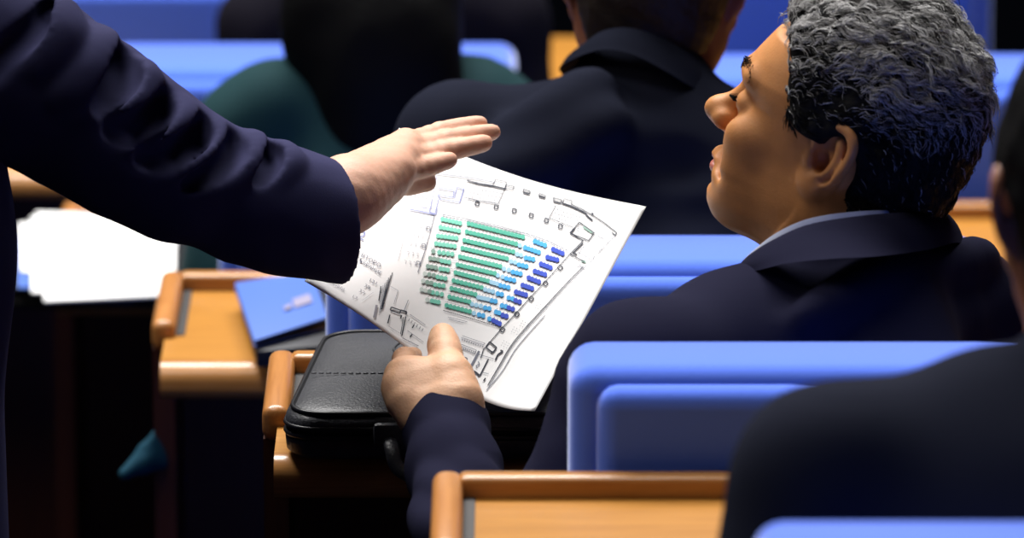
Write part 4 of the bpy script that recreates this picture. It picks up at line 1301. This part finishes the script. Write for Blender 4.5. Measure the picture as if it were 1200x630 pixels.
# ---------------------------------------------------------------- the standing man who reaches in
def standing_man():
    base = (-0.60, 5.42, floor_z(0))
    t = root('person', base, 'person in dark navy suit standing in the aisle, reaching a bare hand over the sheet', 'person')
    parts = []
    # hand, palm down, little finger towards the viewer
    g = Grid(*bounds([P(360, 120, 5.60), P(600, 290, 5.86)], 0.02), 0.0016)
    px = P
    g.cone(px(350, 245, 5.625), px(404, 225, 5.665), 0.025, 0.0255, 0.01)
    W = px(408, 224, 5.668)
    g.cone(W, px(478, 174, 5.757), 0.0235, 0.0120, 0.016)
    g.cone(W, px(476, 183, 5.742), 0.0240, 0.0120, 0.016)
    g.cone(px(408, 230, 5.660), px(472, 191, 5.727), 0.0235, 0.0115, 0.016)
    g.cone(px(404, 238, 5.650), px(466, 202, 5.704), 0.0205, 0.0115, 0.016)
    g.cone(px(412, 245, 5.655), px(448, 218, 5.700), 0.0150, 0.0135, 0.014)
    g.cone(px(410, 205, 5.700), px(474, 170, 5.760), 0.0135, 0.0105, 0.014)
    fing = [
        [(476, 170, 5.764, .0102), (516, 155, 5.797, .0086), (543, 149, 5.813, .0080), (563, 145, 5.822, .0068)],
        [(476, 178, 5.748, .0106), (524, 165, 5.783, .0090), (553, 159, 5.800, .0083), (578, 154.5, 5.811, .0070)],
        [(473, 188, 5.729, .0104), (521, 178, 5.765, .0088), (548, 171.5, 5.778, .0081), (569, 167, 5.788, .0068)],
        [(466, 201, 5.705, .0098), (497, 196, 5.730, .0082), (514, 191, 5.741, .0075), (528, 187, 5.748, .0063)]]
    for f in fing:
        q = [P(a, b, c) for a, b, c, r in f]
        g.chain(list(spline(q, 14)), list(np.interp(np.linspace(0, 3, 14), [0, 1, 2, 3], [f[0][3], f[1][3] * 0.93, f[2][3] * 0.91, f[3][3] * 0.90])), 0.0032)
        g.ell(q[0] + UV * 0.0015, (f[0][3] * 1.02,) * 3, 0.008)
        g.ell(q[1] + UV * 0.0004, (f[1][3] * 0.97,) * 3, 0.003)
        # tendon from the wrist
        g.cone(q[0] + UV * 0.004, q[0] * 0.45 + W * 0.55 + UV * 0.013, 0.0038, 0.003, 0.008)
    th = [(424, 222, 5.705, .0175), (458, 213, 5.726, .0130), (480, 212, 5.742, .0108), (499, 212.5, 5.748, .0090)]
    g.chain([P(a, b, c) for a, b, c, r in th], [r for a, b, c, r in th], 0.006)
    Vh, Qh = g.mesh(2)
    Vh = Vh + vnormals(Vh, Qh) * (0.0002 * noise3(Vh, 380, 6))[:, None]
    parts.append((Vh, Qh))
    # head and neck above the frame, looking down to the sheet
    hf = HeadFrame(np.array([-0.50, 5.50, 1.56]), -2, -18, 0)
    V, Q = head_arrays(0.0035, hf.inv(np.array([-0.565, 5.46, 1.36])), 0.058, False)
    parts.append((hf.w(V), Q))
    # body below the clothes
    g = Grid((-0.80, 5.05, 0.3), (-0.05, 5.85, 1.45), 0.012)
    g.chain([(-0.565, 5.46, 1.36), (-0.60, 5.44, 1.2), (-0.60, 5.42, 0.9)], [0.05, 0.09, 0.09], 0.05)
    g.chain([(-0.53, 5.45, 1.22), P(-75, 50, 5.565), P(100, 140, 5.58), P(205, 205, 5.605), P(390, 238, 5.66)], [0.06, 0.045, 0.034, 0.028, 0.022], 0.02)
    parts.append(g.mesh(2))
    body_mesh('body', parts, M['skin_pale'], t)
    eyes_for(hf, t)
    Vc, Qc = hair_cap_arrays(0.004, 0.010, 0.003, 4)
    mesh_from('hair', hf.w(Vc), Qc, M['hair_brown'], True, None, t)
    for f, sz in zip(fing, (0.0058, 0.0060, 0.0058, 0.0050)):
        a = P(*f[2][:3]); b = P(*f[3][:3]); d = b - a; d /= np.linalg.norm(d)
        up = UV * 0.95 - FV * 0.35
        up = up - d * (up @ d); up /= np.linalg.norm(up)
        nail(b + up * (f[3][3] * 0.90 - 0.0004) - d * 0.0008, d - up * 0.06, up, sz * 0.80, t)
    # jacket
    g = Grid(*bounds([P(-120, 10, 5.56), P(405, 300, 5.66)], 0.09), 0.0030)
    arm = [(-75, 45, 5.565, .076), (10, 82, 5.570, .070), (100, 133, 5.580, .0610), (150, 168, 5.590, .0575), (205, 200, 5.605, .0525), (290, 234, 5.635, .0480), (345, 250, 5.650, .0475), (410, 266, 5.668, .0475)]
    chain_px(g, arm, 0.02)
    # folds bulging along the sleeve, with valleys between
    axp = np.array([(a, b) for a, b, c, r in arm], float); axd = np.array([c for a, b, c, r in arm]); axr = np.array([r for a, b, c, r in arm])
    def surf(x, y, sink):
        best = None
        for i in range(len(arm) - 1):
            for s in np.linspace(0, 1, 12):
                q = axp[i] * (1 - s) + axp[i + 1] * s
                dd = math.hypot(x - q[0], y - q[1])
                if best is None or dd < best[0]: best = (dd, axd[i] * (1 - s) + axd[i + 1] * s, axr[i] * (1 - s) + axr[i + 1] * s)
        dm = best[0] / F_PX * best[1]
        return P(x, y, best[1] - math.sqrt(max(best[2] ** 2 - dm ** 2, 0)) + sink)
    def fold(pts, r, sink, k=0.012, op='u'):
        q = spline([surf(x, y, sink) for x, y in pts], 12)
        rr = r * np.sin(np.linspace(0.25, PI - 0.25, 12)) ** 0.7
        g.chain(list(q), list(rr), k, op)
    fold([(118, 48), (112, 75), (92, 100), (70, 112)], 0.016, 0.006, 0.018)
    fold([(162, 88), (160, 105), (145, 128), (136, 138)], 0.015, 0.005, 0.016)
    fold([(70, 20), (62, 45), (40, 75)], 0.015, 0.006, 0.018)
    fold([(212, 132), (205, 150), (180, 165), (150, 162)], 0.014, 0.005, 0.014)
    fold([(252, 155), (245, 175), (215, 190), (170, 215)], 0.012, 0.005, 0.012)
    fold([(296, 166), (300, 182), (285, 200), (255, 222)], 0.011, 0.004, 0.012)
    fold([(330, 178), (336, 195), (318, 218)], 0.009, 0.004, 0.012)
    fold([(140, 62), (140, 90), (118, 122)], 0.010, -0.004, 0.014, 's')
    fold([(188, 112), (182, 132), (160, 148), (130, 150)], 0.010, -0.005, 0.012, 's')
    fold([(232, 146), (228, 160), (200, 178), (165, 185)], 0.009, -0.005, 0.012, 's')
    fold([(275, 160), (272, 178), (250, 198), (215, 215)], 0.0085, -0.004, 0.010, 's')
    fold([(314, 174), (314, 190), (296, 212)], 0.007, -0.003, 0.010, 's')
    fold([(60, 8), (40, 35), (8, 62), (-10, 90)], 0.008, -0.004, 0.010, 's')
    # cuff
    ax = P(410, 266, 5.668) - P(345, 250, 5.650); ax /= np.linalg.norm(ax)
    nrm = ax + UV * 0.30; nrm /= np.linalg.norm(nrm)
    c1 = P(384, 258, 5.662)
    g.plane(P(398, 230, 5.662), nrm, 0.002)
    g.cone(c1 - ax * 0.030, c1 + ax * 0.05, 0.0415, 0.0425, 0.003, 's')
    Va, Qa = g.mesh(2)
    Va = crumple(Va, Qa, 0.0012, 70, 14)
    g = Grid((-0.85, 5.10, 0.50), (-0.30, 5.90, 1.52), 0.008)
    g.chain([(-0.565, 5.42, 1.27), (-0.563, 5.40, 1.05), (-0.563, 5.40, 0.70)], [0.135, 0.150, 0.155], 0.06)
    g.chain([(-0.60, 5.28, 1.24), (-0.60, 5.56, 1.24)], [0.10, 0.10], 0.06)
    g.cone((-0.585, 5.45, 1.36), (-0.60, 5.44, 1.24), 0.075, 0.12, 0.05)
    g.chain([P(-75, 45, 5.565), np.array((-0.60, 5.50, 1.27))], [0.075, 0.10], 0.05)
    # far arm hanging
    g.chain([(-0.62, 5.62, 1.24), (-0.63, 5.70, 0.98), (-0.55, 5.72, 0.74)], [0.070, 0.055, 0.042], 0.03)
    g.cone(np.array((-0.565, 5.47, 1.37)), np.array((-0.54, 5.48, 1.5)), 0.062, 0.066, 0.01, 's')
    V, Q = g.mesh(2)
    V, Q = join_arrays([(V, Q), (Va, Qa)])
    mesh_from('jacket', V, Q, M['navy_light'], True, None, t)
    g = Grid((-0.82, 5.15, -0.02), (-0.40, 5.72, 0.98), 0.012)
    for y in (5.33, 5.53):
        g.chain([(-0.61, y, 0.84), (-0.61, y, 0.48), (-0.61, y, 0.05)], [0.105, 0.080, 0.068], 0.05)
    mesh_from('trousers', *g.mesh(2), M['blackcloth'], True, None, t)
    for y in (5.33, 5.53):
        g = Grid((-0.72, y - 0.08, -0.01), (-0.38, y + 0.08, 0.13), 0.006)
        g.chain([(-0.62, y, 0.045), (-0.54, y, 0.040), (-0.46, y, 0.032)], [0.042, 0.042, 0.034], 0.03)
        g.plane((0, 0, 0.001), (0, 0, -1))
        mesh_from('shoe', *g.mesh(1), M['leather'], True, None, t)
standing_man()

def seated_lower(t, x, y, zf, mat, spread=0.10):
    g = Grid((x - 0.30, y - 0.15, zf - 0.02), (x + 0.30, y + 0.70, zf + 0.75), 0.014)
    for s in (-spread, spread):
        g.chain([(x + s, y, zf + 0.52), (x + s, y + 0.40, zf + 0.50), (x + s, y + 0.42, zf + 0.06)], [0.085, 0.065, 0.05], 0.05)
    mesh_from('trousers', *g.mesh(2), mat, True, None, t)
    for s in (-spread, spread):
        g = Grid((x + s - 0.08, y + 0.30, zf - 0.01), (x + s + 0.08, y + 0.68, zf + 0.13), 0.007)
        g.chain([(x + s, y + 0.40, zf + 0.045), (x + s, y + 0.48, zf + 0.040), (x + s, y + 0.58, zf + 0.032)], [0.042, 0.042, 0.034], 0.03)
        g.plane((0, 0, zf + 0.001), (0, 0, -1))
        mesh_from('shoe', *g.mesh(1), M['leather'], True, None, t)

# ---------------------------------------------------------------- the man in charcoal one row ahead, back to us
def charcoal_man():
    zf = floor_z(1)
    D0 = 6.40
    c0 = P(755, 300, D0)
    t = root('person', (c0[0], c0[1], zf), 'short-haired man in a charcoal suit seated one row ahead, back turned', 'person')
    hf = HeadFrame(P(768, -18, 6.47), 84, -4, 3)
    parts = []
    V, Q = head_arrays(0.0028, hf.inv(P(758, 120, 6.43)), 0.058, False)
    parts.append((hf.w(V), Q))
    g = Grid(*bounds([P(430, 700, D0), P(1080, 90, D0)], 0.12), 0.014)
    chain_px(g, [(758, 120, 6.44, .052), (755, 260, 6.44, .055), (752, 420, 6.44, .06)], 0.05)
    chain_px(g, [(755, 200, D0, .045), (545, 185, 6.38, .030), (510, 330, 6.38, .030), (515, 440, 6.44, .028)], 0.03)
    chain_px(g, [(755, 200, D0, .045), (980, 215, 6.43, .030), (1008, 330, 6.42, .030), (1000, 440, 6.47, .028)], 0.03)
    parts.append(g.mesh(2))
    body_mesh('body', parts, M['skin_red'], t)
    eyes_for(hf, t)
    Vc, Qc = hair_cap_arrays(0.003, 0.007, 0.0015, 8)
    mesh_from('hair', hf.w(Vc), Qc, M['hair_brown'], True, None, t)
    g = Grid(*bounds([P(440, 760, D0), P(1080, 40, D0)], 0.14), 0.007)
    chain_px(g, [(757, 158, 6.425, .076), (665, 180, 6.40, .058), (536, 172, 6.38, .054)], 0.02)
    chain_px(g, [(757, 158, 6.425, .076), (860, 195, 6.43, .058), (985, 215, 6.43, .054)], 0.02)
    chain_px(g, [(536, 172, 6.38, .054), (512, 290, 6.37, .052), (505, 420, 6.42, .048), (540, 500, 6.56, .040)], 0.03)
    chain_px(g, [(985, 205, 6.43, .055), (1010, 320, 6.42, .052), (1005, 430, 6.46, .048), (960, 500, 6.58, .040)], 0.03)
    g.cone(P(757, 158, 6.425), P(752, 98, 6.425), 0.072, 0.060, 0.02)
    g.ell(P(752, 385, 6.42), (0.200, 0.112, 0.21), 0.06)
    chain_px(g, [(640, 235, 6.42, .085), (870, 250, 6.44, .085)], 0.05)
    g.ell(P(752, 520, 6.40), (0.175, 0.125, 0.22), 0.06)
    # drag folds from the shoulder towards the spine, and across the back
    def back_fold(pts, r, op='u'):
        q = spline([P(*p) for p in pts], 12)
        g.chain(list(q), list(r * np.sin(np.linspace(0.3, PI - 0.3, 12))), 0.03, op)
    back_fold([(590, 175, 6.315), (650, 140, 6.315), (700, 100, 6.335)], 0.016)
    back_fold([(560, 215, 6.30), (640, 190, 6.30), (720, 140, 6.31)], 0.018)
    back_fold([(700, 215, 6.285), (780, 190, 6.29), (830, 185, 6.30)], 0.013, 's')
    back_fold([(660, 260, 6.275), (760, 240, 6.275), (850, 245, 6.285)], 0.012, 's')
    g.cone(P(760, 12, 6.45), P(762, -60, 6.46), 0.052, 0.058, 0.01, 's')
    V, Q = g.mesh(2)
    V = crumple(V, Q, 0.0022, 28, 24)
    mesh_from('jacket', V, Q, M['charcoal'], True, None, t)
    top = [(690, 70, 6.50), (678, 60, 6.44), (690, 48, 6.395), (709, 36, 6.372), (737, 33, 6.362), (765, 41, 6.362), (798, 57, 6.375), (821, 79, 6.40), (833, 99, 6.45), (815, 102, 6.50)]
    bot = [(668, 95, 6.51), (655, 80, 6.44), (676, 67, 6.375), (707, 58, 6.345), (742, 64, 6.335), (778, 82, 6.335), (808, 100, 6.350), (830, 112, 6.385), (843, 122, 6.45), (825, 130, 6.51)]
    band('jacket_collar', [P(*p) for p in top], [P(*p) for p in bot], M['charcoal'], t, 0.004, 0.004)
    seated_lower(t, c0[0], c0[1] + 0.02, zf, M['charcoal'])
charcoal_man()

# ---------------------------------------------------------------- the man right before the camera, shoulder only in view
def near_man():
    zf = floor_z(-1)
    D0 = 4.52
    c0 = P(1310, 700, D0)
    t = root('person', (c0[0], c0[1], zf), 'person in a black suit cut off by the picture edge, only shoulder and ear showing', 'person')
    hf = HeadFrame(P(1316, 250, 4.57), 90, -2, 0)
    parts = []
    V, Q = head_arrays(0.003, hf.inv(P(1308, 430, 4.54)), 0.058, False)
    parts.append((hf.w(V), Q))
    g = Grid(*bounds([P(880, 1000, D0), P(1720, 420, D0)], 0.12), 0.014)
    chain_px(g, [(1308, 440, D0, .050), (1310, 620, D0, .07), (1310, 900, D0, .10)], 0.05)
    chain_px(g, [(1310, 550, D0, .045), (975, 580, 4.5, .03), (945, 760, 4.51, .03), (950, 900, 4.58, .028)], 0.03)
    chain_px(g, [(1310, 550, D0, .045), (1640, 580, D0, .03), (1680, 760, D0, .03), (1680, 900, 4.58, .028)], 0.03)
    parts.append(g.mesh(2))
    body_mesh('body', parts, M['skin_red'], t)
    eyes_for(hf, t)
    Vc, Qc = hair_cap_arrays(0.0035, 0.009, 0.002, 18)
    mesh_from('hair', hf.w(Vc), Qc, M['hair_black'], True, None, t)
    g = Grid(*bounds([P(860, 1080, D0), P(1760, 330, D0)], 0.14), 0.008)
    chain_px(g, [(1310, 520, 4.54, .070), (1165, 522, 4.52, .060), (975, 566, 4.50, .0615)], 0.02)
    chain_px(g, [(1310, 520, 4.54, .070), (1460, 520, 4.54, .060), (1640, 560, 4.52, .061)], 0.05)
    chain_px(g, [(975, 566, 4.50, .0615), (950, 700, 4.50, .058), (930, 860, 4.54, .052), (980, 980, 4.68, .042)], 0.03)
    chain_px(g, [(1640, 560, 4.52, .061), (1680, 700, 4.52, .058), (1690, 860, 4.56, .052), (1640, 980, 4.68, .042)], 0.03)
    g.ell(P(1310, 850, 4.52), (0.200, 0.112, 0.21), 0.06)
    chain_px(g, [(1150, 650, 4.53, .085), (1470, 650, 4.53, .085)], 0.05)
    g.ell(P(1310, 1000, 4.52), (0.175, 0.125, 0.22), 0.06)
    g.cone(P(1308, 400, 4.56), P(1308, 230, 4.57), 0.060, 0.064, 0.01, 's')
    V, Q = g.mesh(2)
    V = crumple(V, Q, 0.0022, 24, 34)
    mesh_from('jacket', V, Q, M['charcoal'], True, None, t)
    a = np.linspace(-PI * 0.95, PI * 0.95, 12)
    cc = P(1306, 405, 4.555)
    top = [cc + RV * 0.066 * math.sin(x) + FV * (-0.066 * math.cos(x)) + UV * (0.020 * math.cos(x)) for x in a]
    bot = [cc + RV * 0.088 * math.sin(x) + FV * (-0.086 * math.cos(x)) + UV * (0.012 * math.cos(x) - 0.038) for x in a]
    band('jacket_collar', top, bot, M['charcoal'], t, 0.004, 0.004)
    seated_lower(t, c0[0], c0[1] + 0.02, zf, M['blackcloth'])
near_man()

# ---------------------------------------------------------------- two more sitters, far out of focus
def far_sitter(name_label, cx, sy, D0, half, zf, mat, hair, longhair, head_py):
    sc_ = F_PX / D0
    c0 = P(cx, sy + 300, D0)
    t = root('person', (c0[0], c0[1], zf), name_label, 'person')
    hf = HeadFrame(P(cx, head_py, D0 + 0.03), 90, -3, 0)
    parts = []
    V, Q = head_arrays(0.004, hf.inv(P(cx, sy - 5, D0 + 0.02)), 0.052, False)
    parts.append((hf.w(V), Q))
    g = Grid(*bounds([P(cx - half, sy + 480, D0), P(cx + half, sy, D0)], 0.12), 0.015)
    chain_px(g, [(cx, sy - 10, D0, .05), (cx, sy + 150, D0, .09), (cx, sy + 300, D0, .09)], 0.05)
    parts.append(g.mesh(2))
    body_mesh('body', parts, M['skin_red'], t)
    eyes_for(hf, t)
    if longhair:
        Vc, Qc = hair_cap_arrays(0.004, 0.014, 0.003, 41)
        g = Grid(*bounds([P(cx - 160, 220, D0), P(cx + 160, -140, D0)], 0.10), 0.006)
        g.ell(P(cx - 5, 25, D0 - 0.03), (0.098, 0.085, 0.115), 0.03)
        g.ell(P(cx + 22, 120, D0 - 0.065), (0.074, 0.05, 0.12), 0.04)
        V, Q = g.mesh(2)
        V, F = join_arrays([(hf.w(Vc), Qc), (crumple(V, Q, 0.002, 45, 51), Q)])
        mesh_from('hair', V, F, hair, True, None, t)
    else:
        Vc, Qc = hair_cap_arrays(0.004, 0.010, 0.003, 42)
        mesh_from('hair', hf.w(Vc), Qc, hair, True, None, t)
    g = Grid(*bounds([P(cx - half - 30, sy + 520, D0), P(cx + half + 30, sy - 30, D0)], 0.14), 0.010)
    r = 0.052; rp = r * sc_
    for s in (-1, 1):
        chain_px(g, [(cx, sy + rp * 0.9, D0, .062), (cx + s * half * 0.55, sy + rp * 1.05, D0, .054), (cx + s * (half - rp), sy + rp * 1.45, D0, r)], 0.05)
        chain_px(g, [(cx + s * (half - rp), sy + rp * 1.45, D0, r), (cx + s * (half - rp * 0.7), sy + rp * 4.4, D0, .048), (cx + s * (half - rp), sy + rp * 6.6, D0 + 0.10, .042)], 0.03)
    g.ell(P(cx, sy + 270 / 1000 * sc_, D0), (half / sc_ - 0.055, 0.11, 0.20), 0.06)
    g.ell(P(cx, sy + 400 / 1000 * sc_, D0), (half / sc_ - 0.07, 0.12, 0.20), 0.06)
    V, Q = g.mesh(2)
    V = crumple(V, Q, 0.004, 30, 54)
    mesh_from('jacket', V, Q, mat, True, None, t)
    seated_lower(t, c0[0], c0[1] + 0.02, zf, M['blackcloth'], 0.085)
far_sitter('person with long black hair in a teal top, seated with their back to the camera', 440, 78, 7.45, 208, floor_z(2), M['teal'], M['hair_black'], True, -20)
far_sitter('person in a plum-black jacket seated farthest away, blurred beyond the long black hair', 452, -40, 8.42, 190, floor_z(3), M['plumcloth'], M['hair_black'], False, -160)

# ================================================================== LIGHT
def area(name, loc, target, size, power, col=(1, 1, 1)):
    l = bpy.data.lights.new(name, 'AREA')
    l.shape = 'RECTANGLE'; l.size = size[0]; l.size_y = size[1]
    l.energy = power; l.color = col
    o = bpy.data.objects.new(name, l); COL.objects.link(o)
    o.location = loc
    d = Vector(target) - Vector(loc)
    o.rotation_euler = d.to_track_quat('-Z', 'Y').to_euler()
    return o
area('overhead_light', (-1.9, 9.2, 7.4), (0.0, 6.0, 0.8), (3.8, 2.2), 900, (1.0, 0.98, 0.95))
area('overhead_light', (1.4, 9.6, 7.4), (0.0, 6.0, 0.8), (3.8, 2.2), 580, (1.0, 0.98, 0.95))
area('overhead_light', (-1.6, 5.0, 7.0), (-0.1, 5.7, 0.9), (2.6, 1.6), 135, (1.0, 0.98, 0.95))  # unseen fill, added to brighten the sleeve and upward-facing surfaces
area('left_fill_light', (-5.2, 5.2, 4.4), (0.0, 5.6, 1.0), (1.6, 1.6), 62, (1.0, 0.93, 0.84))  # unseen fill from the left, added to lift the near cheek
w = bpy.data.worlds.new('hall'); SC.world = w
w.use_nodes = True
w.node_tree.nodes['Background'].inputs['Color'].default_value = (0.5, 0.6, 1.0, 1)
w.node_tree.nodes['Background'].inputs['Strength'].default_value = 0.002
